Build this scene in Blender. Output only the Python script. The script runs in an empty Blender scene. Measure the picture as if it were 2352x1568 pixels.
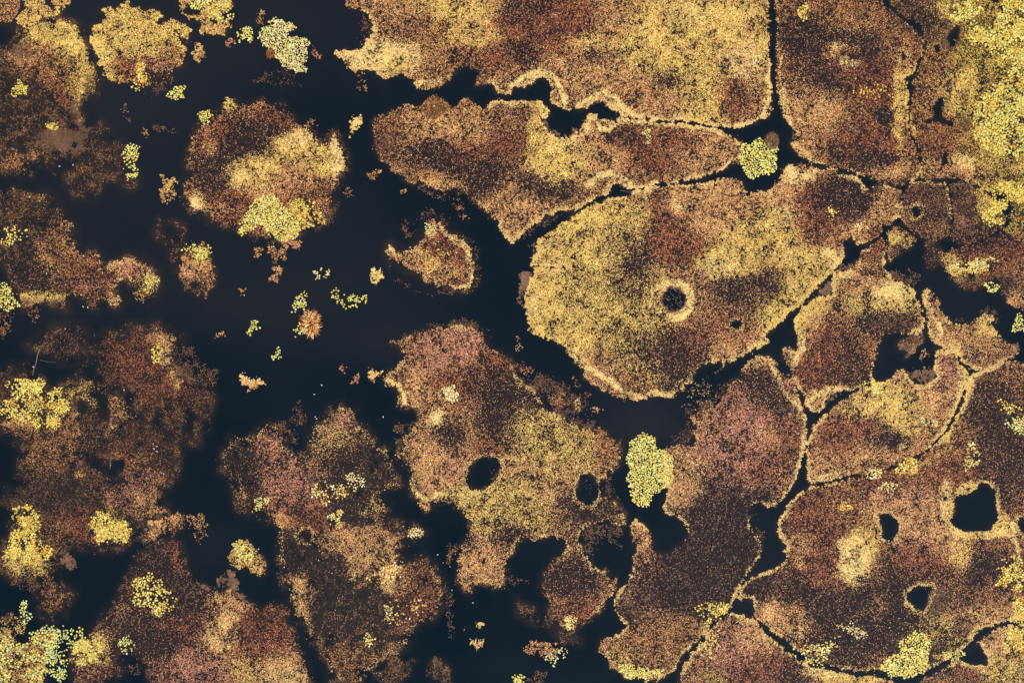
import bpy, math, random
import numpy as np

# ---------------------------------------------------------------- camera, sky, sun, exposure
M_PER = 0.1393                    # metres per unit of the plan (the plan is 2352 x 1568 units)
PW, PH = 2352.0, 1568.0
scene = bpy.context.scene
C = scene.collection
cam_d = bpy.data.cameras.new("aerial_camera")
cam_d.sensor_width = 36.0
cam_d.lens = 40.0
cam_h = PW * M_PER * cam_d.lens / cam_d.sensor_width
cam_d.clip_end = 20000.0
cam = bpy.data.objects.new("aerial_camera", cam_d)
cam.location = (0, 0, cam_h)
C.objects.link(cam)
scene.camera = cam

SUN_EL, SUN_AZ = math.radians(42), math.radians(150)      # azimuth clockwise from +Y
world = bpy.data.worlds.new("World")
scene.world = world
world.use_nodes = True
wn = world.node_tree
sky = wn.nodes.new("ShaderNodeTexSky")
sky.sky_type = 'NISHITA'
sky.sun_disc = False
sky.sun_elevation = SUN_EL
sky.sun_rotation = SUN_AZ
bg = wn.nodes["Background"]
bg.inputs["Strength"].default_value = 0.08
wn.links.new(sky.outputs[0], bg.inputs[0])
sun_d = bpy.data.lights.new("sun", 'SUN')
sun_d.energy = 4.0
sun_d.angle = math.radians(0.5)
sun_d.color = (1.0, 0.93, 0.82)
sun = bpy.data.objects.new("sun", sun_d)
sun.rotation_euler = (math.pi / 2 - SUN_EL, 0, math.pi - SUN_AZ)
C.objects.link(sun)
scene.view_settings.view_transform = 'Standard'
scene.view_settings.look = 'None'
scene.view_settings.exposure = 0.9
scene.view_settings.gamma = 1.0
scene.cycles.max_bounces = 4
scene.cycles.diffuse_bounces = 2
scene.cycles.glossy_bounces = 2
ALB = 0.62                        # display-linear -> albedo

rng = np.random.default_rng(11)
random.seed(4)

# ---------------------------------------------------------------- plan helpers
MARG = 100
TX = (0, 588, 1176, 1764)
TY = (0, 392.2, 784.5, 1176.3)

def poly(spec):
    pts = []
    for seg in spec.split(';'):
        seg = seg.strip()
        if not seg: continue
        head, body = seg.split(':')
        v = [float(t) for t in body.replace(',', ' ').split()]
        head = head.strip()
        for a, b in zip(v[0::2], v[1::2]):
            if head == 'O':
                x, y = a, b
            else:
                i, j = int(head[0]), int(head[1])
                f = 0.4378 if (j == 3 and i >= 2) else 0.25
                x, y = TX[i] + a * f, TY[j] + b * f
            if x < -4: x = -MARG + 6
            if x > PW + 4: x = PW + MARG - 6
            if y < -4: y = -MARG + 6
            if y > PH + 4: y = PH + MARG - 6
            pts.append((x, y))
    return np.array(pts, dtype=np.float64)

def wx(x): return (np.asarray(x) - PW / 2) * M_PER
def wy(y): return (PH / 2 - np.asarray(y)) * M_PER

GW, GH = int(PW + 2 * MARG), int(PH + 2 * MARG)

def vnoise(cell, seed):
    r = np.random.default_rng(seed)
    ny, nx = int(GH / cell) + 3, int(GW / cell) + 3
    lat = r.random((ny, nx)).astype(np.float32)
    ys = np.arange(GH) / cell; xs = np.arange(GW) / cell
    yi, xi = ys.astype(int), xs.astype(int)
    fy, fx = (ys - yi).astype(np.float32), (xs - xi).astype(np.float32)
    fy = fy * fy * (3 - 2 * fy); fx = fx * fx * (3 - 2 * fx)
    rows = lat[yi] * (1 - fy[:, None]) + lat[yi + 1] * fy[:, None]
    out = rows[:, xi] * (1 - fx) + rows[:, xi + 1] * fx
    return out

def fbm(cell, octs, seed, gain=0.55):
    s = np.zeros((GH, GW), np.float32); a = 1.0
    for k in range(octs):
        s += a * vnoise(max(cell / 2 ** k, 1.5), seed + k)
        a *= gain
    s -= s.mean(); s /= s.std()
    return s

N_EDGE = fbm(13, 4, 100, 0.66)      # ragged outlines
N_FINE = fbm(4, 2, 200)             # leaf clumps
N_MID = fbm(22, 3, 300)             # mottling
N_BIG = fbm(90, 3, 400)
N_WX = fbm(40, 4, 500, 0.6); N_WY = fbm(40, 4, 600, 0.6)
N_RIDGE = 1.0 - np.abs(fbm(18, 4, 700, 0.6))     # branching wisps
def at(field, x, y):
    xi = np.clip((np.asarray(x) + MARG).astype(int), 0, GW - 1)
    yi = np.clip((np.asarray(y) + MARG).astype(int), 0, GH - 1)
    return field[yi, xi]

def lin(c):
    c = np.asarray(c, dtype=np.float64) / 255.0
    return np.where(c <= 0.04045, c / 12.92, ((c + 0.055) / 1.055) ** 2.4)

# leaf kinds: (coverage, colours as they look in the photograph's light)
TONES = {
    'Y': (.70, [(240, 206, 98), (228, 184, 88), (250, 224, 122), (204, 148, 78), (238, 188, 112)]),
    'C': (.90, [(250, 218, 142), (240, 196, 122), (254, 230, 142), (220, 172, 102)]),
    'P': (0.6, [(232, 174, 108), (214, 148, 92), (246, 200, 126), (168, 108, 70)]),
    'K': (0.46, [(216, 146, 108), (192, 122, 96), (236, 174, 128), (146, 92, 76)]),
    'B': (.38, [(202, 138, 80), (168, 108, 64), (232, 174, 104), (120, 76, 50)]),
    'M': (0.37, [(146, 74, 50), (170, 98, 60), (202, 132, 82), (100, 54, 46)]),
    'D': (0.11, [(86, 62, 52), (116, 80, 60), (70, 50, 48), (196, 144, 98)]),
    'T': (.46, [(240, 204, 104), (220, 170, 92), (248, 222, 122), (160, 110, 66)]),
    'S': (0.1, [(130, 96, 76), (96, 70, 60), (164, 124, 90)]),
    'W': (.24, [(100, 70, 48), (128, 90, 58), (78, 55, 44), (160, 116, 74)]),
    'R': (0.32, [(110, 77, 53), (134, 94, 61), (84, 60, 45), (158, 116, 74)]),
    'O': (.42, [(214, 190, 74), (188, 150, 62), (228, 206, 100), (176, 120, 48)]),
    'A': (.985, [(112, 82, 60), (104, 75, 55), (120, 89, 65)]),
    'V': (.985, [(92, 66, 44), (80, 56, 38), (104, 74, 48)]),
}
TK = list(TONES)
COV = np.array([TONES[k][0] for k in TK])

# painted-by-nature plan of where which leaf kind grows: tone -> x,y,rx[,ry[,weight]]
BLOBS = """
Y 1060 40 60 50; Y 1100 85 40 30; Y 1030 10 60 40; C 885 130 60 28 3; C 830 125 45 18 3; Y 905 142 30 20 3; M 1250 30 70 40; M 1215 85 45 40; M 1285 80 40 45; B 1000 60 50 30
D 1190 125 30 20; D 1205 30 50 25; M 1320 40 40 40; Y 1530 60 70 60; Y 1500 115 60 50; Y 1590 165 60 50 1.5; Y 1640 235 35 40; Y 1640 50 80 60; C 1575 40 40 25 1.2; P 1400 180 60 40; P 1320 140 50 40; P 1450 200 50 35
D 1538 180 26 16 3; D 1556 122 14 8; M 1676 222 38 32 2.5; M 1460 212 40 20; Y 1600 262 40 25; Y 1690 20 30 30 2; P 1500 240 60 20; T 1470 110 40 40; M 1110 130 60 30; B 1060 160 60 40; P 1090 55 40 40 ; Y 1345 100 60 20 .8; D 1350 125 40 15; M 1150 60 50 20; C 1700 150 40 60 .5; Y 1745 90 15 80 1
D 1860 80 60 50; D 1960 110 60 45; D 1890 190 60 40; M 1960 170 70 40; C 1925 110 14 8 3; P 1915 120 22 16 3; C 1950 148 18 9 4; P 1940 108 28 14 2; P 1840 235 40 50; P 1890 250 50 40; Y 2066 240 12 80 2; D 2000 362 40 22 3; M 1990 330 60 30; P 1820 330 40 40; C 1798 270 10 70 1; M 2010 210 40 30; D 2040 265 25 18 2; B 2070 110 30 40 2; B 1880 20 80 30; P 1950 60 50 20 .6; C 1890 240 14 20 1; D 1920 345 20 20 1; P 2040 390 50 15
O 2330 100 70 130 5; O 2300 290 80 110 5; O 2240 120 40 40 3; Y 2210 210 60 50 2; Y 2190 30 50 25 2; O 2270 30 70 30 3; R 2130 50 60 40 2; R 2090 20 40 30; B 2130 240 40 60 2; B 2160 170 50 50; M 2180 310 60 40 2; P 2210 390 60 30 2; C 2215 365 25 14 3; P 2310 390 60 30 2; O 2330 440 60 60 3; B 2240 330 40 40; Y 2200 190 20 30 3; B 2280 190 30 20 2; O 2260 240 50 30 3; V 2215 287 14 24 9; V 2219 218 11 17 7; V 2248 38 24 24 6; R 2235 95 26 18 4; V 2180 105 20 14 3
D 1000 350 60 30; D 1090 385 70 35; M 1060 350 60 30; Y 1285 365 55 45 3; Y 1250 300 26 40 2; Y 1240 255 20 30; P 1150 500 60 40; M 1460 325 60 30; D 1430 315 40 15; M 1570 330 50 20; P 1620 345 60 40; P 1190 455 60 30; D 1225 425 40 26 1.5; D 1100 430 40 25; B 900 320 40 50; P 980 290 60 30; D 880 330 30 30; M 1150 330 60 30; P 1330 300 40 30; P 1080 310 50 25; P 1380 360 60 30 ; M 1500 370 50 20; C 1290 330 40 12 1; D 1270 440 40 20 ; P 1020 420 50 20
Y 1290 545 60 40 4; Y 1380 490 50 26 4; Y 1240 690 45 60 4; Y 1300 760 60 50 2.5; T 1400 700 70 60 2; Y 1340 590 40 40 2; T 1350 650 80 60 2; D 1455 590 45 60 1.5; D 1435 650 40 40 2; T 1430 760 60 40 2; D 1560 840 70 50 2.5; D 1500 800 50 40 1.5; M 1570 800 60 40; T 1480 850 50 40; Y 1740 570 70 50 3; T 1760 540 60 50 2; C 1645 612 34 18 3; Y 1640 600 40 24 3; M 1535 540 50 50 1.5; M 1590 575 50 30; P 1570 450 50 30; P 1630 480 70 40 2; P 1680 420 60 30 2; D 1930 470 50 40 3; D 1960 440 60 35 3; M 1890 510 60 40 2; M 1860 440 40 30 1.5; Y 1850 640 60 45 2; Y 1790 720 60 40 3; Y 1860 595 40 30 1; D 1730 700 40 40; M 1690 750 60 40 1.5; D 1770 650 30 30; Y 1840 690 50 30 3; C 1820 400 40 16 2; P 1790 430 40 30 2; C 1555 475 16 10 2; P 1640 840 60 30; P 1700 800 60 40; M 1760 600 40 40 .8; C 1800 500 30 30 .5; M 1520 480 20 60 1; P 1950 540 40 30; M 1900 650 30 30; D 1680 660 40 30 .8; Y 1460 520 40 40 1; T 1420 560 40 40 2; M 1460 880 40 30 ; P 2030 470 30 40 1 ; C 1900 578 16 8 2; C 1925 603 18 14 4; Y 1905 630 22 18 4; C 1890 645 14 12 3; Y 1880 665 22 18 4; Y 1850 695 24 20 4; Y 1825 725 24 20 4; Y 1800 750 22 18 4; C 1780 775 16 12 3; C 1740 800 22 14 2; C 1700 830 30 14 3; C 1640 855 30 14 3; C 1590 880 30 12 3; Y 1232 640 16 26 3; C 1225 700 14 36 3; Y 1330 510 40 14 3; C 1255 560 20 14 2; T 1470 700 60 90 1.5
M 1900 800 60 50 2; D 1930 790 40 30; C 2050 675 36 22 4; Y 2060 690 40 24 3; P 2000 650 40 30; T 1990 700 40 30; M 1870 860 50 40 1.5; R 2065 745 36 36 3; R 2060 630 50 20 3; D 2000 735 30 30; M 2010 560 20 30; P 1860 760 20 40; P 1870 930 30 20; C 1935 635 20 12 2; D 1950 850 40 40 1.5; C 1822 820 12 20 2; C 1890 905 30 10 1.5
P 2160 720 40 40 2; K 2140 690 20 30 2; Y 2275 750 30 26 3; C 2270 735 24 14 2; P 2200 790 60 30; D 2230 800 20 20; R 2190 735 40 20 2; R 2290 720 40 40 3
Y 2035 920 50 32 6; Y 2075 950 46 40 5; C 2060 925 40 22 3; P 2140 930 50 60 2; M 1920 1010 70 50 1.5; D 2050 1010 36 26 3; K 2150 860 30 40 2; P 1990 1060 90 30; T 1980 930 40 30 1.5; P 1870 1050 20 40; Y 2020 890 40 14 2; C 2075 1025 10 10 2; M 1990 980 40 20 ; C 2215 880 14 50 1.5
D 2280 950 60 50; D 2000 1420 90 60 2; D 2080 1400 50 80 1.5; D 1930 1480 70 40 2; M 1900 1280 60 60; C 1958 1302 26 26 9; C 1966 1275 26 30 5; Y 1972 1262 34 40 3; R 2147 1378 20 24 6; A 2150 1380 16 20 4; C 1940 1255 14 20 2; P 2100 1200 70 40 2; P 2050 1160 60 40; M 2120 1290 70 40 1.5; Y 2200 1265 20 40 2; P 2180 1250 40 40; P 1840 1250 30 30; P 1770 1400 20 20 3; C 1770 1410 14 14 1; C 1835 1450 14 12 2; P 1830 1430 34 26 2; D 1900 1400 50 40 1.5; B 2160 1000 80 50; M 2200 1080 80 40; D 2300 1060 60 60; D 2140 1500 60 40; T 2130 1440 60 40; P 2280 1420 60 20 2; B 2310 1350 40 40 2; M 2030 1090 60 30; K 2110 1230 40 30; D 2270 1310 50 30 1.5; M 1850 1180 40 40; P 1840 1290 20 10; D 1830 1350 40 30; P 2015 1400 30 26 1.2; C 2172 1150 12 50 2; C 2240 1222 60 10 3; Y 2260 1215 60 14 2; K 2060 1140 60 30
K 1720 1000 70 70 2; K 1690 960 50 60 2; D 1735 890 40 40 2; D 1790 920 20 50 1; K 1680 1060 50 60; S 1620 1270 95 90 11; S 1700 1235 55 65 11; S 1590 1340 80 50 7; P 1560 1140 40 40 2; B 1500 1280 30 60 2; P 1490 1240 24 40 3; T 1430 1500 50 20 1; B 1560 1470 80 50 2; M 1740 1070 40 40 ; K 1600 1040 30 40 2; D 1660 1120 40 40 1.5; R 1450 1400 30 40 ; B 1450 1480 40 40 2; D 1660 1180 60 40 1.5; S 1680 1330 60 50 9; S 1740 1190 40 50 6; S 1560 1270 50 50 5; M 1790 1010 30 50; K 1810 860 14 30 1; P 1770 1000 30 30; T 1590 1060 30 40 1; D 1500 1340 50 30 1
K 1060 790 60 40 2; K 1000 800 50 50 1.5; D 1200 900 60 50 2.5; D 1100 880 40 30; D 1030 1005 30 26 3; D 1150 960 40 40 2; T 1230 980 60 50 3; P 1000 1060 60 60 2; T 1120 1150 80 50 4; Y 1110 1135 60 26 2; C 1080 1135 40 16 1.5; T 1280 1040 80 60 2; T 1200 1160 60 50 3; B 1390 1010 26 60 3; D 1310 1330 50 40 2; P 1250 1130 60 40; M 1320 1400 50 30 1.5; D 1180 1220 40 30 1.5; D 1340 1150 60 40 2; P 1100 1290 50 50; D 1060 1240 30 30; M 1060 880 60 30 1.5; C 1000 960 14 20 2; P 960 880 20 40 2; M 1140 820 50 40; D 1250 880 60 40 2; P 1200 1070 60 40 1; P 1320 1090 50 30 1.5; T 1280 1020 60 20 2; M 1130 1050 40 40 ; K 1040 1080 50 40 1.5
K 690 1120 60 50 2; K 640 1080 50 40; D 780 1080 70 60 2; D 820 1150 50 40 2; P 860 1260 60 40 2; C 905 1345 34 20 2; P 880 1320 70 40 2; M 950 1340 60 50 1.5; S 800 1410 60 60 4; W 800 1420 70 70 2; S 680 1280 50 40 3; P 690 1370 24 50 3; C 695 1380 12 50 1; P 640 1195 40 20 2; T 770 1010 40 40; K 780 980 40 20 2; K 800 950 26 20 2; P 740 1060 30 30; W 880 1060 50 40 3; W 900 1120 40 60 3; M 700 1180 60 40; D 560 1080 40 50 1.5; C 850 1280 50 12 1; M 940 1420 40 40; D 870 1400 40 50; B 810 1480 60 60 ; P 780 1240 60 30; K 620 1030 40 30; D 750 1310 40 50 1.5; C 815 1320 14 14 1; W 880 1440 60 60 1
S 350 1280 50 50 3; S 420 1350 40 40 3; S 320 1400 60 40 2; M 430 1440 50 40 1.5; P 505 1450 40 60 3; C 510 1440 22 50 2.5; P 530 1390 40 30 2; K 460 1530 60 40 2; M 640 1440 40 60 2; C 660 1545 50 30 1.5; P 660 1530 50 40 2; D 400 1400 40 30; D 380 1470 60 30 1.5; M 580 1460 40 60; Y 200 1490 40 30 3; D 300 1480 50 30; M 400 1270 16 40 2; P 530 1365 30 14 2; B 300 1400 30 30 2; D 470 1400 30 30 2; Y 560 1540 40 40 .8; C 480 1465 14 30 1; M 330 1380 60 30
B 120 1010 60 50 3; B 110 1060 50 40 2; P 90 975 60 20 2; O 100 965 26 14 3; K 300 1120 50 50 2; P 350 1150 40 30 2; P 370 1180 30 20 3; S 120 1140 50 40 2; R 100 1130 60 50 2; K 380 790 20 40 2; C 385 810 16 30 2; P 385 770 30 16 3; M 370 880 60 40 2; C 405 860 12 30 1.2; P 405 870 20 30 1; M 270 1080 50 40 1; M 230 1240 60 20 2; B 110 1230 40 30 3; Y 60 1290 40 30 4; O 60 1250 30 26 3; O 70 1190 30 26 3; Y 250 1220 36 24 4; O 260 1190 30 24 3; C 45 1300 26 16 1.5; P 280 930 30 20 2; T 180 910 40 30 2; M 300 810 50 40 1.5; S 320 1210 40 20 2; R 130 1100 60 40 1; D 210 1000 40 30; P 355 1220 30 15 2; P 180 1095 14 10 2; M 150 1180 60 30 1.5; B 115 1360 40 30 3; B 290 1060 40 20
Y 140 80 60 30 4; Y 175 125 40 60 4; Y 190 180 20 40 2.5; B 90 120 40 30 2; B 130 160 60 40 3; P 60 125 40 20 2; M 140 200 30 40 2; B 170 160 30 30 2; W 60 250 60 60 3; O 165 190 16 20 2; C 195 190 10 34 1; M 110 140 30 30 1.5; A 50 115 24 16 5; V 205 190 9 24 9; A 130 320 40 24 3; A 175 325 14 24 3; B 50 370 40 20 2; M 310 152 40 22 2; D 372 178 36 18 3; K 352 152 30 16 2; B 390 140 26 30 2; B 290 175 24 14 2; T 330 125 50 20 1; A 30 108 20 12 3
Y 580 395 50 40 3; C 555 400 36 30 2; Y 665 345 40 30 3; C 680 325 36 18 2; C 775 360 14 40 4; Y 750 370 40 30 2; D 545 325 50 35 2; D 495 395 40 40 2; M 490 310 50 30 1.5; D 620 300 40 30; P 640 420 60 40; M 540 460 50 50 2; P 600 440 30 24 3; C 600 430 20 16 2; D 520 440 30 40 1; B 730 440 30 40 2; M 660 450 40 40 1; P 480 330 16 40 1; O 685 480 20 20 2; C 455 480 16 30 2; M 640 270 40 20; P 690 380 40 30 1; D 600 350 40 20 1; O 720 505 24 10 3; P 510 480 40 14 2
B 140 575 60 50 2; B 160 590 30 40 2; P 165 560 20 30 2; M 180 610 40 40 1.5; W 60 500 60 60 2; S 60 520 40 20 2; Y 90 678 60 8 3; A 85 690 40 9 4; R 60 470 60 40; K 300 620 40 20 2; C 275 600 20 10 1; P 260 615 24 12 2; T 330 650 20 40 2; M 240 620 30 30; A 70 535 14 12 3; P 110 590 20 20 1; O 125 620 20 14 1; K 215 650 60 16 1; P 270 690 14 30 2; B 330 685 30 10 3; W 40 580 40 40 3; D 90 630 60 30 1.5
K 1010 520 30 20 2; M 1010 560 40 24 3; M 1060 590 40 26 2; C 925 580 20 12 3; P 940 585 30 14 2; Y 990 525 14 14 2; P 1020 620 40 30 ; O 1040 628 10 8 3; C 1075 575 10 40 1; O 985 590 8 6 2; M 1050 650 26 18 1
O 80 620 30 20 .1; P 445 610 26 20 2; O 460 585 24 14 2; R 440 660 26 16 3; K 445 625 24 16 1
R 2100 480 50 60 2; M 2100 470 40 40; K 2105 465 20 16 3; B 2100 510 60 30; R 2190 470 60 60 2; O 2270 480 26 30 3; Y 2265 460 20 30 2; R 2230 520 40 20; K 2210 505 24 16 1.5; A 2280 475 18 22 3; A 2205 510 8 14 4; M 2280 600 60 50 2; M 2230 580 30 20 2; D 2250 560 50 30; Y 2200 605 26 22 3; O 2225 610 44 24 3; R 2230 640 30 20 2; R 2310 650 30 26 3; B 2340 620 30 30 2; P 2310 690 40 20 3; Y 2050 545 20 14 3; R 2070 570 20 20 2; D 2140 585 20 30; Y 2080 560 16 10 2
P 1740 1470 60 40 ; K 1680 1500 60 40; M 1720 1530 50 40; C 1900 1540 50 12 3; Y 1960 1555 60 14 3; O 1640 1555 40 16 .5; M 1800 1520 50 30; D 1830 1540 40 30
P 2320 1480 40 30 2; Y 2280 1520 40 30 2; M 2230 1530 40 30 2; O 2340 1480 30 40 2; R 2220 1470 40 40; P 2270 1480 20 20; T 2310 1540 40 30 2
"""
HW, HH = GW // 2, GH // 2
TW = np.zeros((len(TK), HH, HW), np.float32)
hx = (np.arange(HW) * 2 + 1 - MARG).astype(np.float32)
hy = (np.arange(HH) * 2 + 1 - MARG).astype(np.float32)
for ent in BLOBS.replace('\n', ';').split(';'):
    t = ent.split()
    if len(t) < 4: continue
    k = TK.index(t[0]); v = [float(q) for q in t[1:]]
    x, y, rx = v[:3]; ry = v[3] if len(v) > 3 else rx; w = v[4] if len(v) > 4 else 1.4
    x0, x1 = np.searchsorted(hx, [x - 2.3 * rx, x + 2.3 * rx])
    y0, y1 = np.searchsorted(hy, [y - 2.3 * ry, y + 2.3 * ry])
    if x1 <= x0 or y1 <= y0: continue
    q = ((hx[x0:x1] - x) / rx)[None, :] ** 2 + ((hy[y0:y1] - y) / ry)[:, None] ** 2
    TW[k, y0:y1, x0:x1] += 1.5 * w * np.exp(-q ** 1.3)

# narrow bright or dull margins that follow a shore: tone width weight : x y x y ...
STROKES = """
C 5 5: 1176 192 1225 174 1240 168 1262 173 1280 190 1290 215 1298 240
C 5 5: 1330 243 1345 229 1365 217 1385 216 1405 225 1430 242 1455 256 1476 266
C 5 3: 1690 290 1730 284 1754 266 1764 240 1766 170 1764 100
C 5 2: 940 190 1000 188 1040 180
C 6 6: 1236 245 1239 270 1254 296 1275 316 1295 326 1317 315 1342 290 1354 266
C 4 5: 1356 262 1375 286 1398 290 1418 280
C 5 5: 1358 428 1378 406 1410 396 1438 408 1446 430 1472 430 1510 420
C 4 4: 1640 298 1678 316 1698 342
C 4 4: 1700 356 1668 374 1654 386
C 4 2: 1470 276 1560 284 1620 292
Y 9 6: 1246 552 1236 600 1222 655 1212 700 1222 745 1234 775
C 5 5: 1240 556 1230 600 1216 655 1206 700 1216 742
Y 9 5: 1270 545 1320 508 1360 478 1412 455 1430 466
C 6 6: 1300 800 1340 842 1380 870 1430 892 1480 906 1540 896 1600 872 1640 852
Y 8 6: 1640 850 1682 834 1740 805 1780 770 1830 725 1880 674 1918 628
C 6 6: 1648 848 1690 830 1744 800 1784 764 1850 698 1920 618 1936 596
C 5 3: 1800 400 1830 386 1870 388
C 5 5: 1830 720 1838 750 1838 790 1836 812
C 5 5: 1812 820 1826 812 1838 800
C 4 5: 1862 926 1880 908 1905 896 1930 890
C 5 3: 1925 640 1912 652 1910 680
C 4 3: 2030 600 2036 640 2050 660
Y 7 6: 2198 788 2212 826 2222 878 2210 910 2200 932 2190 960 2178 990 2160 1022
C 4 5: 2204 790 2216 826 2224 870 2212 912
Y 5 5: 2176 1030 2135 1056 2090 1084
C 4 2: 1870 1098 1940 1082 2000 1076 2060 1062
C 4 5: 1700 832 1730 822 1765 824 1786 850 1800 886 1814 920 1838 940
C 4 4: 1849 1000 1846 1046 1838 1078 1824 1112 1808 1132
P 5 4: 1600 965 1592 1000 1560 1010
P 6 4: 1466 1205 1482 1240 1494 1275 1480 1310
P 4 4: 1560 1280 1586 1240 1580 1210
Y 8 7: 2238 1112 2202 1128 2182 1152 2178 1186 2194 1212 2230 1226 2262 1226 2292 1214 2312 1186
C 5 6: 2232 1114 2204 1124 2178 1150 2174 1188 2196 1216 2236 1226
C 4 4: 2320 1200 2326 1240 2340 1270
Y 6 6: 1790 1475 1830 1506 1880 1538 1920 1552 1970 1562 2010 1566
C 5 5: 1780 1466 1812 1494 1850 1520 1890 1542
Y 4 5: 2150 1510 2180 1485 2215 1458 2250 1434
C 5 4: 2232 1400 2262 1424 2290 1434 2345 1420
C 4 3: 2250 1450 2300 1432 2350 1420
Y 5 6: 2084 150 2086 200 2088 260 2098 300 2108 345
C 6 4: 1797 258 1806 286 1816 330 1834 345 1860 370 1890 382
C 3 2: 1788 100 1786 160 1794 220
Y 5 5: 45 684 90 681 138 687
P 5 4: 268 600 290 596 315 602 340 626
C 4 4: 657 1350 666 1400 680 1440
P 5 3: 520 1070 540 1100 560 1140
P 5 3: 1460 110 1600 110
C 5 4: 896 575 925 582 950 578 980 548
C 6 4: 990 512 1010 516 1040 545 1070 570 1082 600 1088 630 1082 655 1050 662
P 5 4: 180 915 160 955 180 985 230 998 270 975
K 5 4: 250 900 262 940 254 970
P 5 3: 230 1085 270 1115 290 1100
C 4 4: 885 870 910 880 930 910 925 930
C 5 3: 1130 1060 1160 1048 1190 1060
C 5 3: 945 1130 990 1140 1040 1140 1070 1150
P 4 4: 1065 1250 1060 1300 1080 1330
A 6 7: 172 236 169 255 176 272 188 288 200 296
P 4 4: 186 226 176 240 174 258 182 276
A 4 6: 160 322 172 317 184 322 187 333 182 344 170 346 160 340
C 6 7: 1589 690 1586 706 1576 720 1562 730 1546 733 1530 730 1516 720 1506 706 1503 690 1506 674 1516 660 1530 650 1546 647 1562 650 1576 660 1586 674 1589 690
R 5 6: 160 935 165 905 190 890 222 900 235 930 228 955 205 965 185 955 165 950
R 6 5: 205 1095 225 1105 255 1115 285 1108
W 6 6: 265 900 300 935 330 950 362 975 390 1000
P 4 3: 1180 1235 1220 1226 1270 1228 1300 1250
C 5 5: 2122 680 2134 700 2150 740 2160 770
P 6 4: 2190 780 2240 790 2280 770
"""
for ln in STROKES.strip().split('\n'):
    hd_, body = ln.split(':'); t_, w_, g_ = hd_.split()
    v = [float(q) for q in body.split()]; pts = list(zip(v[0::2], v[1::2])); k = TK.index(t_); w_ = float(w_); g_ = float(g_)
    for (ax, ay), (bx, by) in zip(pts[:-1], pts[1:]):
        n_ = max(1, int(math.hypot(bx - ax, by - ay) / (w_ * .9)))
        for i_ in range(n_):
            x = ax + (bx - ax) * i_ / n_; y = ay + (by - ay) * i_ / n_
            g = g_ * float(np.clip(.8 + .35 * at(N_BIG, x, y), .3, 1.2))
            x0, x1 = np.searchsorted(hx, [x - 2.2 * w_, x + 2.2 * w_]); y0, y1 = np.searchsorted(hy, [y - 2.2 * w_, y + 2.2 * w_])
            if x1 > x0 and y1 > y0:
                q = ((hx[x0:x1] - x)[None, :] ** 2 + (hy[y0:y1] - y)[:, None] ** 2) / w_ ** 2
                TW[k, y0:y1, x0:x1] = np.maximum(TW[k, y0:y1, x0:x1], g * np.exp(-q ** 1.3))

def tone_w(k, x, y):
    xx = np.clip(((x + MARG) / 2).astype(int), 0, HW - 1); yy = np.clip(((y + MARG) / 2).astype(int), 0, HH - 1)
    return TW[k][yy, xx]

# ---------------------------------------------------------------- materials
def new_mat(name):
    m = bpy.data.materials.new(name); m.use_nodes = True
    return m, m.node_tree, m.node_tree.nodes["Principled BSDF"]

leaf_m, nt, bs = new_mat("floating_leaf")
a = nt.nodes.new("ShaderNodeAttribute"); a.attribute_name = "tint"
nt.links.new(a.outputs["Color"], bs.inputs["Base Color"])
bs.inputs["Roughness"].default_value = 0.62
bs.inputs["Specular IOR Level"].default_value = 0.25

def noisy_mat(name, c1, c2, scale, rough=0.85, detail=6):
    m, nt, bs = new_mat(name)
    tc = nt.nodes.new("ShaderNodeTexCoord"); n = nt.nodes.new("ShaderNodeTexNoise"); r = nt.nodes.new("ShaderNodeValToRGB")
    n.inputs["Scale"].default_value = scale; n.inputs["Detail"].default_value = detail; n.inputs["Roughness"].default_value = 0.7
    r.color_ramp.elements[0].position = 0.36; r.color_ramp.elements[1].position = 0.66
    r.color_ramp.elements[0].color = (*(lin(c1) * ALB), 1); r.color_ramp.elements[1].color = (*(lin(c2) * ALB), 1)
    nt.links.new(tc.outputs["Object"], n.inputs["Vector"]); nt.links.new(n.outputs["Fac"], r.inputs["Fac"])
    nt.links.new(r.outputs["Color"], bs.inputs["Base Color"])
    bs.inputs["Roughness"].default_value = rough; bs.inputs["Specular IOR Level"].default_value = 0.2
    return m
peat_m = noisy_mat("wet_peat", (21, 16, 21), (37, 25, 28), 0.9)
peat_thin_m = noisy_mat("thin_wet_weed", (20, 18, 22), (40, 31, 29), 0.35)
root_m = noisy_mat("sedge_root", (30, 20, 14), (62, 42, 24), 3.0)
wood_m = noisy_mat("weathered_wood", (92, 74, 58), (140, 116, 92), 2.5)
bird_m = noisy_mat("white_plumage", (236, 236, 232), (252, 252, 250), 8.0, 0.7)
beak_m = noisy_mat("beak_horn", (200, 150, 60), (220, 170, 80), 8.0, 0.5)

water_m, nt, bs = new_mat("pond_water")
tc = nt.nodes.new("ShaderNodeTexCoord"); n = nt.nodes.new("ShaderNodeTexNoise"); r = nt.nodes.new("ShaderNodeValToRGB")
n.inputs["Scale"].default_value = 0.016; n.inputs["Detail"].default_value = 5; n.inputs["Roughness"].default_value = 0.6
si = nt.nodes.new("ShaderNodeAttribute"); si.attribute_name = "sky_haze"  # painted sky reflection, shifts the water colour towards grey
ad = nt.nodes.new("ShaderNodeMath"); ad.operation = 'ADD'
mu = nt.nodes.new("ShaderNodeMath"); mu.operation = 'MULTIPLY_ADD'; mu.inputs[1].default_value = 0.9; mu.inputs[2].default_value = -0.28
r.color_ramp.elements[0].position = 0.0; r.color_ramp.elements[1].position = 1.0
r.color_ramp.elements[0].color = (0.0002, 0.0040, 0.0068, 1); r.color_ramp.elements[1].color = (0.0112, 0.0116, 0.0146, 1)
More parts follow.
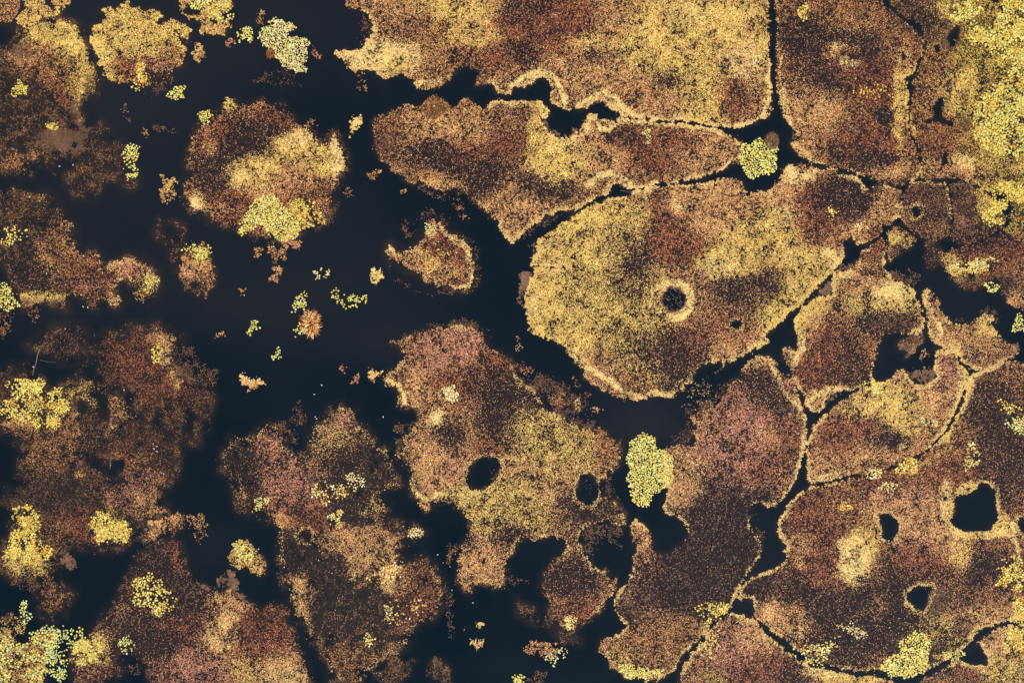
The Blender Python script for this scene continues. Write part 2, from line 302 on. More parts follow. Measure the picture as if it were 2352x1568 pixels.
nt.links.new(tc.outputs["Object"], n.inputs["Vector"]); nt.links.new(n.outputs["Fac"], mu.inputs[0])
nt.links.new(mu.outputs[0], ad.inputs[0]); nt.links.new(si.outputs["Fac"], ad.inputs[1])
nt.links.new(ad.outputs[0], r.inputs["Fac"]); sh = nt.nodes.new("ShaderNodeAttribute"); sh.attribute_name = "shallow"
mx = nt.nodes.new("ShaderNodeMix"); mx.data_type = 'RGBA'
mx.inputs["B"].default_value = (0.026, 0.017, 0.012, 1)
nt.links.new(sh.outputs["Fac"], mx.inputs["Factor"]); nt.links.new(r.outputs["Color"], mx.inputs["A"])
nt.links.new(mx.outputs["Result"], bs.inputs["Base Color"])
bs.inputs["Roughness"].default_value = 0.12; bs.inputs["IOR"].default_value = 1.33
n2 = nt.nodes.new("ShaderNodeTexNoise"); n2.inputs["Scale"].default_value = 1.6; n2.inputs["Detail"].default_value = 3
bp = nt.nodes.new("ShaderNodeBump"); bp.inputs["Strength"].default_value = 0.06; bp.inputs["Distance"].default_value = 0.05
nt.links.new(tc.outputs["Object"], n2.inputs["Vector"]); nt.links.new(n2.outputs["Fac"], bp.inputs["Height"]); nt.links.new(bp.outputs["Normal"], bs.inputs["Normal"])

# ---------------------------------------------------------------- object helpers
def mesh_obj(name, verts, faces_n, mat, parent=None, tint=None, smooth=False, loops=None):
    """verts (n,3); faces all with faces_n corners, consecutive verts unless loops is given"""
    me = bpy.data.meshes.new(name)
    verts = np.array(verts, dtype=np.float32)
    if parent is not None:
        verts = verts - np.array(parent.location, dtype=np.float32)
    nv = len(verts)
    idx = np.arange(nv, dtype=np.int32) if loops is None else np.ascontiguousarray(loops, dtype=np.int32).ravel()
    nf = len(idx) // faces_n
    me.vertices.add(nv); me.vertices.foreach_set("co", verts.ravel())
    me.loops.add(len(idx)); me.loops.foreach_set("vertex_index", idx)
    me.polygons.add(nf); me.polygons.foreach_set("loop_start", np.arange(nf, dtype=np.int32) * faces_n)
    if not smooth:
        me.polygons.foreach_set("use_smooth", np.zeros(nf, dtype=bool))
    me.update(calc_edges=True)
    if tint is not None:
        at_ = me.attributes.new("tint", 'FLOAT_COLOR', 'FACE')
        col = np.ones((nf, 4), np.float32); col[:, :3] = tint
        at_.data.foreach_set("color", col.ravel())
    me.materials.append(mat)
    o = bpy.data.objects.new(name, me); C.objects.link(o)
    if parent is not None:
        o.parent = parent
    return o

def tag(o, label, cat, group=None, kind=None):
    if label: o['label'] = label
    if cat: o['category'] = cat
    if group: o['group'] = group
    if kind: o['kind'] = kind
    return o

def thing(name, px, py, label, cat, group=None):
    o = bpy.data.objects.new(name, None); o.empty_display_size = 1.0
    o.location = (float(wx(px)), float(wy(py)), 0.0); C.objects.link(o)
    return tag(o, label, cat, group)

# ---------------------------------------------------------------- leaf makers
def colours(tones, jitter=0.28):
    """tones: array of tone indices -> linear albedo"""
    out = np.zeros((len(tones), 3))
    for k in range(len(TK)):
        m = tones == k
        c = int(m.sum())
        if c:
            pal = lin(TONES[TK[k]][1])
            out[m] = pal[rng.integers(0, len(pal), c)]
    j = np.exp(rng.normal(0, jitter, (len(tones), 1)))
    j = np.where((tones == TK.index('A'))[:, None] | (tones == TK.index('V'))[:, None], 1 + (j - 1) * 0.35, j)
    out = out * j * np.exp(rng.normal(0, 0.05, out.shape))
    return np.clip(out * ALB, 0.002, 0.9)

def leaf_quads(name, x, y, tint, L, W, parent, z=0.05, tilt=0.10, mat=None):
    n = len(x)
    if n == 0: return None
    ang = rng.random(n) * 2 * np.pi
    l = L * (0.65 + 0.7 * rng.random(n)) / 2; w = W * (0.65 + 0.7 * rng.random(n)) / 2
    ca, sa = np.cos(ang), np.sin(ang)
    X, Y = wx(x), wy(y)
    v = np.zeros((n, 4, 3), np.float32)
    off = rng.uniform(-0.15, 0.15, n)
    for k, (p, q) in enumerate(((1, 0), (0, 1), (-1, 0), (0, -1))):
        dx, dy = p * l + (off * l if q else 0), q * w
        v[:, k, 0] = X + dx * ca - dy * sa
        v[:, k, 1] = Y + dx * sa + dy * ca
    v[:, :, 2] = (z + rng.random(n) * 0.05)[:, None]
    t1, t2 = rng.normal(0, tilt, n) * l, rng.normal(0, tilt, n) * w
    v[:, 0, 2] += t1; v[:, 2, 2] -= t1; v[:, 1, 2] += t2; v[:, 3, 2] -= t2
    v[:, :, 2] = np.maximum(v[:, :, 2], 0.012)
    return mesh_obj(name, v.reshape(-1, 3), 4, mat or leaf_m, parent, tint)

def pad_discs(name, x, y, tint, R, parent, z=0.10):
    n = len(x)
    if n == 0: return None
    K = 9
    ang0 = rng.random(n) * 2 * np.pi
    r = R * (0.7 + 0.6 * rng.random(n))
    v = np.zeros((n, K, 3), np.float32)
    X, Y = wx(x), wy(y)
    tx, ty = rng.normal(0, 0.05, n), rng.normal(0, 0.05, n)
    for k in range(K):
        rr = r * (0.25 if k == 0 else 1.0)        # the notch at the stalk
        an = ang0 + (0 if k == 0 else 0.35 + (k - 1) * (2 * np.pi - 0.7) / (K - 2))
        dx, dy = rr * np.cos(an), rr * np.sin(an)
        v[:, k, 0] = X + dx; v[:, k, 1] = Y + dy
        v[:, k, 2] = z + dx * tx + dy * ty
    v[:, :, 2] += (rng.random(n) * 0.05)[:, None]
    return mesh_obj(name, v.reshape(-1, 3), K, leaf_m, parent, tint)

def sdf_half(polys, x0, x1, y0, y1):
    """signed distance (inside > 0) of a set of outlines on the half grid window; later minus handled by caller"""
    xs = hx[x0:x1].astype(np.float64); ys = hy[y0:y1].astype(np.float64)
    D = np.full((len(ys), len(xs)), 1e9); inside = np.zeros(D.shape, bool)
    for p in polys:
        q = np.roll(p, -1, axis=0)
        ins = np.zeros(D.shape, bool)
        for (ax, ay), (bx, by) in zip(p, q):
            ex, ey = bx - ax, by - ay
            L2 = ex * ex + ey * ey + 1e-9
            t = np.clip(((xs - ax) * ex)[None, :] / L2 + ((ys - ay) * ey)[:, None] / L2, 0, 1)
            d2 = (xs[None, :] - ax - t * ex) ** 2 + (ys[:, None] - ay - t * ey) ** 2
            np.minimum(D, d2, out=D)
            if by != ay:
                c = ((ay > ys) != (by > ys))
                xc = ax + (ys - ay) / (by - ay) * ex
                ins ^= c[:, None] & (xs[None, :] < xc[:, None])
        inside |= ins
    D = np.sqrt(D)
    return np.where(inside, D, -D)

def window(polys, pad):
    P = np.concatenate(polys)
    x0 = max(0, int((P[:, 0].min() + MARG - pad) / 2)); x1 = min(HW, int((P[:, 0].max() + MARG + pad) / 2) + 1)
    y0 = max(0, int((P[:, 1].min() + MARG - pad) / 2)); y1 = min(HH, int((P[:, 1].max() + MARG + pad) / 2) + 1)
    return x0, x1, y0, y1

def up2(a): return np.repeat(np.repeat(a, 2, axis=0), 2, axis=1)

def up2s(a):
    """bilinear upsample by two"""
    b = np.empty((a.shape[0] * 2, a.shape[1]), a.dtype)
    ap = np.pad(a, ((1, 1), (0, 0)), 'edge')
    b[0::2] = .75 * a + .25 * ap[:-2]; b[1::2] = .75 * a + .25 * ap[2:]
    c = np.empty((b.shape[0], b.shape[1] * 2), a.dtype)
    bp_ = np.pad(b, ((0, 0), (1, 1)), 'edge')
    c[:, 0::2] = .75 * b + .25 * bp_[:, :-2]; c[:, 1::2] = .75 * b + .25 * bp_[:, 2:]
    return c

CELL_A = M_PER * M_PER
LEAF_L, LEAF_W = 0.29, 0.22
LEAF_A = LEAF_L * LEAF_W / 2 * 1.03

def scatter(prob, X0, Y0):
    k = rng.poisson(np.clip(prob, 0, 4)).ravel()
    i = np.repeat(np.arange(k.size), k)
    yy, xx = np.divmod(i, prob.shape[1])
    x = X0 + xx + rng.random(len(xx)); y = Y0 + yy + rng.random(len(yy))
    return x, y, yy, xx

def runs_mesh(name, mask, X0, Y0, mat, parent, z):
    """a flat sheet that follows a ragged mask, as one mesh of row strips"""
    m = np.pad(mask, ((0, 0), (1, 1))).astype(np.int8)
    dm = np.diff(m, axis=1)
    ys, xs = np.nonzero(dm == 1); ye, xe = np.nonzero(dm == -1)
    if len(xs) == 0: return None
    a, b = wx(X0 + xs), wx(X0 + xe); t, u = wy(Y0 + ys), wy(Y0 + ys + 1)
    v = np.zeros((len(xs), 4, 3), np.float32)
    v[:, 0, 0] = a; v[:, 1, 0] = b; v[:, 2, 0] = b; v[:, 3, 0] = a
    v[:, 0, 1] = u; v[:, 1, 1] = u; v[:, 2, 1] = t; v[:, 3, 1] = t
    v[:, :, 2] = z
    return mesh_obj(name, v.reshape(-1, 3), 4, mat, parent)

SHAL = np.zeros((HH, HW), np.float32)
mat_count = [0]
def raft(label, base, outline, holes=(), rim=0.0, rim_w=9, rough=3.0, shelf=(), fringe=None, fringe_w=0, cracks=(),
         thin=False, soft=3.0, norim=(), dim=1.0, hrim=0.12, grow=1.2, shallow=(9, .5), name='floating_mat', cat='floating mat', group='floating mats of autumn water plants', mott=1.0, dens=1.0):
    polys = [poly(s) for s in ([outline] if isinstance(outline, str) else outline)]
    hol = [poly(s) for s in holes]
    shl = [(k, [poly(s)]) for k, s in shelf]
    frg = [poly(s) for s in (fringe or ())]
    allp = polys + [q for _, s in shl for q in s] + frg
    x0, x1, y0, y1 = window(allp, 14 + fringe_w)
    d = sdf_half(polys, x0, x1, y0, y1)
    hd = None
    if hol: hd = up2s(sdf_half(hol, x0, x1, y0, y1).astype(np.float32))
    for w, s in cracks:
        p = poly(s)
        seg = sdf_half([np.concatenate([p, p[::-1] + 0.01])], x0, x1, y0, y1)
        d = np.minimum(d, np.abs(seg) - w)
    X0, Y0 = 2 * x0 - MARG, 2 * y0 - MARG
    d = up2s(d.astype(np.float32))
    sl = (slice(2 * y0, 2 * y1), slice(2 * x0, 2 * x1))
    ne, nf, nm, nr = N_EDGE[sl], N_FINE[sl], N_MID[sl], N_RIDGE[sl]
    if not thin: d = d + grow
    de = d + rough * ne + 0.35 * rough * nf
    dsh = d
    hring = 0.0; dho = None
    if hd is not None:
        hde = hd + 1.3 * ne + .6 * nf
        dho = -hde; d = np.minimum(d, -hd)
        hring = np.clip(1.3 - np.abs(hd + 5) / 6.0, 0, 1)
    SHAL[y0:y1, x0:x1] = np.maximum(SHAL[y0:y1, x0:x1], (shallow[1] * np.clip(1 + np.minimum(d, 0) / shallow[0], 0, 1) ** 1.5)[::2, ::2])
    cx, cy = polys[0].mean(axis=0)
    cx = min(max(cx, 5), PW - 5); cy = min(max(cy, 5), PH - 5)
    root = thing(name, cx, cy, label, cat, group)
    mat_count[0] += 1
    z0 = 0.012 + 0.0004 * (mat_count[0] % 40)
    # tone weights
    yyg = np.arange(2 * y0, 2 * y1); xxg = np.arange(2 * x0, 2 * x1)
    wx_ = np.clip((xxg[None, :] + 4 * N_WX[sl]).astype(int) // 2, 0, HW - 1)
    wy_ = np.clip((yyg[:, None] + 4 * N_WY[sl]).astype(int) // 2, 0, HH - 1)
    Wt = TW[:, wy_, wx_]
    for ch in base:
        Wt[TK.index(ch)] += 0.45 / len(base)
    mm = np.clip(nm * 0.5 + N_BIG[sl] * 0.25, -1.2, 1.2) * mott
    if not thin:
        Wt[TK.index('D')] += 0.55 * np.clip(mm, 0, None)
        Wt[TK.index('P')] += 0.36 * np.clip(-mm, 0, None)
    # peat base
    if dho is not None: mcut = dho > 1.5
    else: mcut = True
    if thin:
        mask = (de > soft * .5) & (nr * 0.7 + nm * 0.5 + d * 0.02 > -0.15) & mcut
    else:
        mask = (de > 1.0) & mcut
    runs_mesh('peat_base', mask, X0, Y0, peat_thin_m if thin else peat_m, root, z0)
    # foliage
    Wt **= 1.25
    tot = Wt.sum(axis=0)
    covm = np.tensordot(COV, Wt, axes=1) / tot
    smooth = (Wt[TK.index('A')] + Wt[TK.index('V')]) / tot
    cl = 1.0 + (0.42 * nf + 0.28 * nm) * (1 - smooth)
    if thin:
        wisp = Wt[TK.index('W')] / tot + Wt[TK.index('S')] / tot
        cl = cl * (1 - wisp + wisp * np.clip(2.6 * (nr - 0.15) + 0.4 * nm, 0.05, 2.4))
    cl = np.clip(cl, 0.08, 2.2)
    lam = -np.log(1 - np.clip(covm, 0, 0.985)) * CELL_A / LEAF_A * cl * dens
    lam = lam * np.clip(de / soft, 0, 1) ** (1.0 if soft < 5 else 1.3)
    if dho is not None: lam = lam * np.clip(dho / 3.0, 0, 1)
    inrim = None
    if rim > 0:
        rw = .7 * rim_w * np.clip(0.95 + 0.35 * N_MID[sl] + 0.45 * N_BIG[sl], 0.2, 2.0)
        inrim = np.clip(1.3 - d / rw, 0, 1) * np.clip(de / 2.0, 0, 1) * min(1, 1.0 * rim) * np.clip(0.62 + 0.6 * N_BIG[sl] + .2 * nm, 0.0, 1.05)
        inrim = np.maximum(inrim, hring * np.clip(de / 2.0, 0, 1) * hrim)
        for (ax, ay, ar) in norim:
            inrim = inrim * (1 - np.exp(-(((xxg[None, :] - MARG - ax) ** 2 + (yyg[:, None] - MARG - ay) ** 2) / ar ** 2) ** 2))
        if dho is not None: inrim = inrim * np.clip(dho / 2.0, 0, 1)
        inrim = np.clip(inrim, 0, 0.95)
        lr = -np.log(1 - 0.93) * CELL_A / LEAF_A * inrim * np.clip(1 + .35 * nf, .2, 2)
        lam = lam * (1 - 0.75 * inrim)
    x, y, yy, xx = scatter(lam, X0, Y0)
    cw = np.cumsum(Wt[:, yy, xx], axis=0); cw /= cw[-1]
    tones = (rng.random(len(x))[None, :] > cw).sum(axis=0)
    tint = np.clip(dim * colours(tones) * np.exp(.10 * nm[yy, xx])[:, None], .002, .92)
    leaf_quads('foliage', x, y, tint, LEAF_L, LEAF_W, root)
    if inrim is not None:
        x, y, yy, xx = scatter(lr, X0, Y0)
        tn = np.where(rng.random(len(x)) < 0.72, TK.index('C'), TK.index('P'))
        yv = Wt[TK.index('Y')][yy, xx] / tot[yy, xx]
        tn = np.where(rng.random(len(x)) < yv, TK.index('Y'), tn)
        leaf_quads('pale_rim', x, y, colours(tn, 0.16), LEAF_L, LEAF_W, root, z=0.07)
    # smooth brown algae shelves
    if dho is not None: de = np.minimum(de, dho)
    open_w = 1.0 if hd is None else np.clip(1.0 - (hd + 1.5 * N_EDGE[sl]) / 3.0, 0.03, 1)
    for k, s in shl:
        ds = up2s(sdf_half(s, x0, x1, y0, y1).astype(np.float32)) + 2.6 * ne + 1.5 * nf
        if k in 'AV':
            sm = (ds > 0.5) & (de < 2)
            pr = open_w * np.clip(ds / 8, 0, 1) ** 1.4 * (de < 4) * (-math.log(1 - .95)) * CELL_A / (0.4 * 0.32 / 2) * np.clip(0.75 + .45 * nm + .3 * nf, .05, 2)
            x, y, yy, xx = scatter(pr, X0, Y0)
            leaf_quads('algae_shelf', x, y, np.clip(colours(np.full(len(x), TK.index(k)), .5) * np.exp(.16 * nm[yy, xx] + .08 * nf[yy, xx])[:, None], .002, .8), 0.42, 0.34, root, z=0.03, tilt=0.03)
        else:
            pr = open_w * np.clip(ds / 8, 0, 1) * (de < 4) * (-math.log(1 - TONES[k][0])) * CELL_A / LEAF_A * np.clip(0.9 + .7 * nm + .5 * nf, .02, 2.4)
            x, y, yy, xx = scatter(pr, X0, Y0)
            leaf_quads('weed_fringe', x, y, colours(np.full(len(x), TK.index(k)), .2), 0.30, 0.20, root, z=0.03, tilt=0.05)
    # sunken weed fringe
    if frg or fringe_w:
        if frg:
            df = up2s(sdf_half(frg, x0, x1, y0, y1).astype(np.float32)) + 4 * ne
            pf = np.clip(df / 6, 0, 1)
        else:
            pf = np.clip(1 + d / fringe_w, 0, 1) ** 1.2
        pf = pf * (de < 1) * np.clip(0.12 + 1.5 * (nr - 0.2) + 0.9 * nm, 0, 2.2) * 0.24
        x, y, yy, xx = scatter(pf, X0, Y0)
        tn = np.where(rng.random(len(x)) < .7, TK.index('W'), TK.index('R'))
        leaf_quads('weed_fringe', x, y, colours(tn), 0.30, 0.19, root, z=0.025, tilt=0.04)
    return root

def tuft(label, tones, x, y, rx, ry=None, rough=0.4, dens=1.0, rot=0.0, name='weed_tuft', group='weed tufts adrift on open water', cat='weed tuft', outline=None):
    ry = ry or rx
    if outline is None:
        ph = rng.random(4) * 6.28
        th = np.linspace(0, 2 * np.pi, 36, endpoint=False)
        r = 1 + rough * (0.45 * np.sin(2 * th + ph[0]) + 0.4 * np.sin(3 * th + ph[1]) + 0.35 * np.sin(5 * th + ph[2]) + 0.3 * np.sin(8 * th + ph[3]))
        ex, ey = rx * r * np.cos(th), ry * r * np.sin(th)
        p = np.stack([x + ex * math.cos(rot) - ey * math.sin(rot), y + ex * math.sin(rot) + ey * math.cos(rot)], 1)
    else:
        p = poly(outline)
    x0, x1, y0, y1 = window([p], 14)
    d = up2s(sdf_half([p], x0, x1, y0, y1).astype(np.float32))
    X0, Y0 = 2 * x0 - MARG, 2 * y0 - MARG
    sl = (slice(2 * y0, 2 * y1), slice(2 * x0, 2 * x1))
    de = d + 2.2 * N_EDGE[sl] + 1.6 * N_FINE[sl]
    kt = np.array([TK.index(c) for c in tones])
    cov = COV[kt].mean()
    lam = np.clip(de / 4, 0, 1) * (-math.log(1 - cov)) * CELL_A / LEAF_A * np.clip(1 + .5 * N_FINE[sl] + .3 * N_MID[sl], .05, 2.3) * dens
    root = thing(name, x, y, label, cat, group)
    runs_mesh('root_mass', de > 2.5, X0, Y0, peat_m, root, 0.014) if cov > .4 and dens > .7 else None
    xs, ys, _, _ = scatter(lam, X0, Y0)
    g = (N_MID[sl]); 
    tn = kt[np.clip(((ys - y) / max(ry, 1) * .5 + .5 + rng.normal(0, .35, len(ys))) * len(kt), 0, len(kt) - 1).astype(int)]
    leaf_quads('foliage', xs, ys, colours(tn), LEAF_L, LEAF_W, root)
    return root

LILY = {'y': [(240, 218, 104), (232, 206, 84), (240, 226, 132), (224, 186, 72), (216, 206, 112)],
        'g': [(216, 216, 124), (232, 224, 120), (198, 202, 112), (240, 230, 134), (222, 196, 80)],
        'o': [(236, 186, 56), (230, 164, 50), (238, 212, 96), (220, 196, 92)],
        'c': [(244, 224, 164), (236, 208, 138), (226, 194, 114), (246, 234, 178)],
        'b': [(186, 206, 146), (204, 216, 156), (218, 214, 114), (176, 194, 136)]}
def lily(label, pal, x=None, y=None, rx=None, ry=None, n=40, R=0.30, outline=None, clump=0.5, name='lily_patch', group='water lily patches'):
    if outline is None:
        ry = ry or rx
        th = np.linspace(0, 2 * np.pi, 40, endpoint=False)
        ph = rng.random(3) * 6.28
        r = 1 + .22 * np.sin(2 * th + ph[0]) + .18 * np.sin(3 * th + ph[1]) + .12 * np.sin(5 * th + ph[2])
        p = np.stack([x + rx * r * np.cos(th), y + ry * r * np.sin(th)], 1)
    else:
        p = poly(outline); x, y = p.mean(axis=0)
    x0, x1, y0, y1 = window([p], 18)
    d = up2s(sdf_half([p], x0, x1, y0, y1).astype(np.float32))
    X0, Y0 = 2 * x0 - MARG, 2 * y0 - MARG
    sl = (slice(2 * y0, 2 * y1), slice(2 * x0, 2 * x1))
    de = d + 2.0 * N_EDGE[sl]
    sp = 1.0 + 9.0 * max(0, clump - .3)
    w = np.clip((de + 1.5 + sp) / (5 + 2 * sp), 0, 1) ** 1.3 * np.clip(1 + clump * (N_MID[sl] * 1.2 + .6 * N_FINE[sl]), 0.02, 3)
    w = w.ravel().astype(np.float64); w /= w.sum()
    # dart throwing so that pads lie side by side
    cand = rng.choice(len(w), size=min(n * 4, 60000), p=w)
    cy_, cx_ = np.divmod(cand, de.shape[1])
    px, py = X0 + cx_ + rng.random(len(cand)), Y0 + cy_ + rng.random(len(cand))
    md = 1.62 * R / M_PER
    grid = {}; keep = []
    for i in range(len(cand)):
        gx, gy = int(px[i] // md), int(py[i] // md)
        ok = True
        for aa in (-1, 0, 1):
            for bb in (-1, 0, 1):
                for j in grid.get((gx + aa, gy + bb), ()):
                    if (px[i] - px[j]) ** 2 + (py[i] - py[j]) ** 2 < md * md: ok = False; break
                if not ok: break
            if not ok: break
        if ok:
            grid.setdefault((gx, gy), []).append(i); keep.append(i)
            if len(keep) >= n: break
    px, py = px[keep], py[keep]
    L = lin([c for ch in pal for c in LILY[ch]])
    tint = L[rng.integers(0, len(L), len(px))] * np.exp(rng.normal(0, .14, (len(px), 1)))
    tint = np.clip(tint * ALB * 1.03, .005, .9)
    o = pad_discs(name, px, py, tint, R, None)
    # origin at the patch
    o.data.transform(__import__('mathutils').Matrix.Translation((-float(wx(x)), -float(wy(y)), 0)))
    o.location = (float(wx(x)), float(wy(y)), 0)
    return tag(o, label, 'lily patch', group)

# ---------------------------------------------------------------- the floating mats
raft('small tan mat in the upper left corner, cut off by the picture corner', 'PB',
     '00: -60 -60, 190 -60, 190 40, 165 110, 110 200, 60 205, 0 190, -60 190', mott=.5, shallow=(20, .6))
raft('yellow mat with a notch of dark water at the top edge, beside the corner mat', 'YYP',
     '00: 225 -60, 410 -60, 415 60, 430 95, 490 90, 505 50, 485 10, 500 -60, 640 -60, 620 40, 580 90, 520 140, 470 160, 440 175, 330 195, 260 235, 155 240, 150 200, 175 150, 210 90, 220 40', shelf=[('A', '00: 395 20, 425 60, 440 100, 500 95, 500 120, 410 130, 390 80')], mott=.5)
raft('large brown mat at the upper left edge with a yellow dome along the narrow channel', 'WWR',
     ['00: -60 470, 0 470, 70 455, 130 440, 130 400, 145 340, 120 280, 200 270, 310 205, 420 180, 560 165, 620 180, 680 220, 740 280, 770 340, 790 410, 830 490, 835 550, 870 600, 890 680, 905 750, 895 820, 860 870, 800 870, 760 900, 735 920, 725 960, 725 1010, 740 1060, 765 1110, 800 1150, 850 1165, 890 1160, 930 1145, 965 1150, 975 1185, 930 1195, 915 1250, 905 1310, 1000 1340, 1090 1330, 1110 1400, 1160 1440, 1150 1568; 01: 1220 20, 1222 140, 1190 135, 1150 100, 1060 60, 960 65, 890 90, 900 160, 840 235, 800 225, 740 190, 690 220, 640 120, 610 30; 00: 650 1540, 690 1480, 600 1400, 510 1390, 490 1450, 510 1560, 480 1540, 450 1480, 410 1450, 380 1440, 350 1500, 290 1480, 270 1530; 01: 255 30, 240 50, 200 40, 120 20, 80 0; 00: -60 1540'],
     holes=['00: 655 1320, 690 1285, 720 1320, 700 1360, 665 1365'], thin=True, rough=3, soft=9, dim=.9, fringe_w=14, shallow=(26, .7),
     shelf=[('A', '00: 130 400, 180 440, 260 450, 310 500, 300 550, 220 570, 130 540, 100 470'), ('A', '00: 660 930, 760 890, 735 960, 730 1020, 760 1110, 810 1150, 880 1165, 965 1150, 960 1190, 920 1210, 905 1310, 880 1260, 800 1255, 740 1180, 690 1090, 655 1000'),
            ('A', '00: 400 1280, 520 1200, 640 1230, 740 1290, 740 1350, 680 1400, 540 1400, 440 1340')])
raft('yellow mat of ragged round outline above a dark bay, brown in its lower right', 'YYYT',
     '00: 990 60, 1060 80, 1110 60, 1185 30, 1210 70, 1290 95, 1330 110, 1380 85, 1450 115, 1490 150, 1450 190, 1430 230, 1490 220, 1560 185, 1650 215, 1720 240, 1745 290, 1740 350, 1690 340, 1640 300, 1640 360, 1690 420, 1715 460, 1690 520, 1680 570, 1690 620, 1620 630, 1580 610, 1570 680, 1580 740, 1480 770, 1380 790, 1330 815, 1270 800, 1210 770, 1130 740, 1060 765, 1000 745, 985 700, 950 660, 930 610, 910 570, 890 510, 870 460, 855 400, 835 340, 850 290, 830 260, 860 235, 900 215, 985 165, 975 120, 930 95', rough=2.6, mott=.3,
     shelf=[('A', '00: 870 235, 980 170, 990 190, 900 250'), ('R', '00: 1640 280, 1740 290, 1740 400, 1690 420'), ('W', '00: 1300 790, 1480 760, 1590 740, 1560 820, 1420 900, 1330 860')])
raft('yellow and salmon mat at the top edge with a hole, near the pale lily island', 'YP',
     '00: 1630 -60, 2170 -60, 2150 40, 2110 90, 2075 150, 2050 180, 2110 190, 2120 250, 2080 260, 2075 320, 1990 320, 1940 310, 1850 320, 1840 270, 1860 200, 1800 180, 1730 165, 1680 120, 1640 60',
     holes=['00: 1690 90, 1750 45, 1820 50, 1855 100, 1820 140, 1730 140', '00: 1930 190, 1970 155, 2010 180, 1970 215'], rough=2.4, mott=.4)
raft('round mat island with yellow crown and dark left half in the upper left open water', 'BBM',
     'O: 498 262, 515 250, 545 243, 572 243, 600 237, 618 242, 650 252, 663 265, 683 285, 700 295, 725 315, 730 332, 748 336, 758 318, 767 311, 778 335, 788 360, 792 387, 778 395, 770 410, 763 442, 763 470, 760 480, 748 505, 728 516, 700 515, 690 530, 660 545, 600 545, 552 522, 525 514, 490 510, 475 492, 445 480, 437 467, 425 447, 428 420, 442 395, 433 372, 440 345, 445 320, 460 292, 480 273',
     rough=2.8, soft=5, fringe_w=18, rim=.12, rim_w=7, shallow=(24, .7))
raft('huge mat along the top edge with scalloped pale rim, left of the straight channel', 'PPB',
     '10: 790 -60, 830 30, 860 90, 950 80, 1010 120, 1050 170, 1080 240, 1085 300, 1060 360, 1000 400, 940 460, 880 480, 800 460, 740 480, 725 505, 790 530, 820 560, 830 610, 900 640, 910 665, 960 635, 1040 640, 1100 640, 1120 690, 1190 720, 1220 700, 1300 710, 1330 680, 1430 720, 1450 770, 1470 810, 1540 825, 1640 800, 1700 770, 1770 735, 1810 680, 1850 630, 1930 615, 2000 630, 2060 650, 2060 700, 2020 790, 2080 800, 2110 770, 2170 740, 2190 800, 2210 850, 2290 885, 2345 850; 20: 20 800, 100 800, 130 800, 190 740, 230 710, 290 715, 330 730, 370 780, 390 830, 365 860, 360 940, 420 970, 480 990, 500 1005, 600 1015, 690 1000, 720 940, 800 920, 850 930, 910 980, 980 1020, 1050 1060, 1140 1095, 1190 1085, 1270 1080, 1300 1100, 1400 1112, 1470 1120, 1500 1100, 1600 1095, 1640 1110, 1740 1140, 1850 1160, 2030 1170, 2130 1155, 2250 1120, 2330 1080; 30: 0 1075, 20 1040, 30 950, 25 800, 15 700, 20 600, 10 450, 15 300, 5 100, 2 -60',
     rim=.55, rim_w=9, rough=2.2,
     shelf=[('A', '10: 1840 640, 1870 580, 1960 555, 2060 580, 2120 640, 2190 700, 2180 770, 2100 790, 2020 800, 2030 760, 2060 690, 2000 640, 1930 620'), ('A', '10: 1440 690, 1480 790, 1560 800, 1640 780, 1640 810, 1530 830, 1470 810'),
            ('A', '20: 370 740, 420 800, 450 880, 490 990, 420 975, 355 930, 385 860, 380 790'), ('A', '20: 600 990, 690 910, 800 900, 880 930, 960 980, 1100 1060, 1050 1065, 950 1020, 830 940, 740 950, 690 1005'), ('A', '20: 0 790, 120 760, 220 705, 250 730, 160 800, 50 805'),
            ('V', '20: 2270 40, 2351 20, 2351 300, 2300 300'), ('A', '20: 1490 1060, 1560 1040, 1630 1070, 1600 1100, 1500 1100'), ('W', '10: 920 100, 1050 170, 1085 300, 1000 400, 940 460, 960 300')])
raft('big dark brown mat right of the straight channel, narrowing to a point at its foot', 'BBM',
     '30: 68 -60, 75 100, 80 300, 70 500, 75 700, 90 800, 110 920, 125 1010, 150 1090, 180 1140, 230 1170, 270 1220, 280 1270, 210 1310, 220 1350, 280 1410, 320 1440, 420 1490, 550 1520, 700 1560; 31: 750 0, 850 40, 950 80, 1050 110, 1200 130, 1300 120, 1380 60, 1400 10; 30: 1400 1540, 1390 1440, 1350 1330, 1310 1230, 1285 1150, 1290 1050, 1285 900, 1280 760, 1220 715, 1310 690, 1350 640, 1360 570, 1400 540, 1430 470, 1415 380, 1405 320, 1340 275, 1250 210, 1170 130, 1070 60, 980 -60',
     holes=['30: 1225 480, 1245 475, 1262 520, 1260 560, 1240 555'], rim=.35, rim_w=8, rough=2.0,
     shelf=[('A', '30: 170 1140, 230 1160, 280 1220, 285 1280, 220 1290, 230 1220'), ('R', '30: 1240 250, 1330 270, 1410 330, 1410 400, 1330 330')])
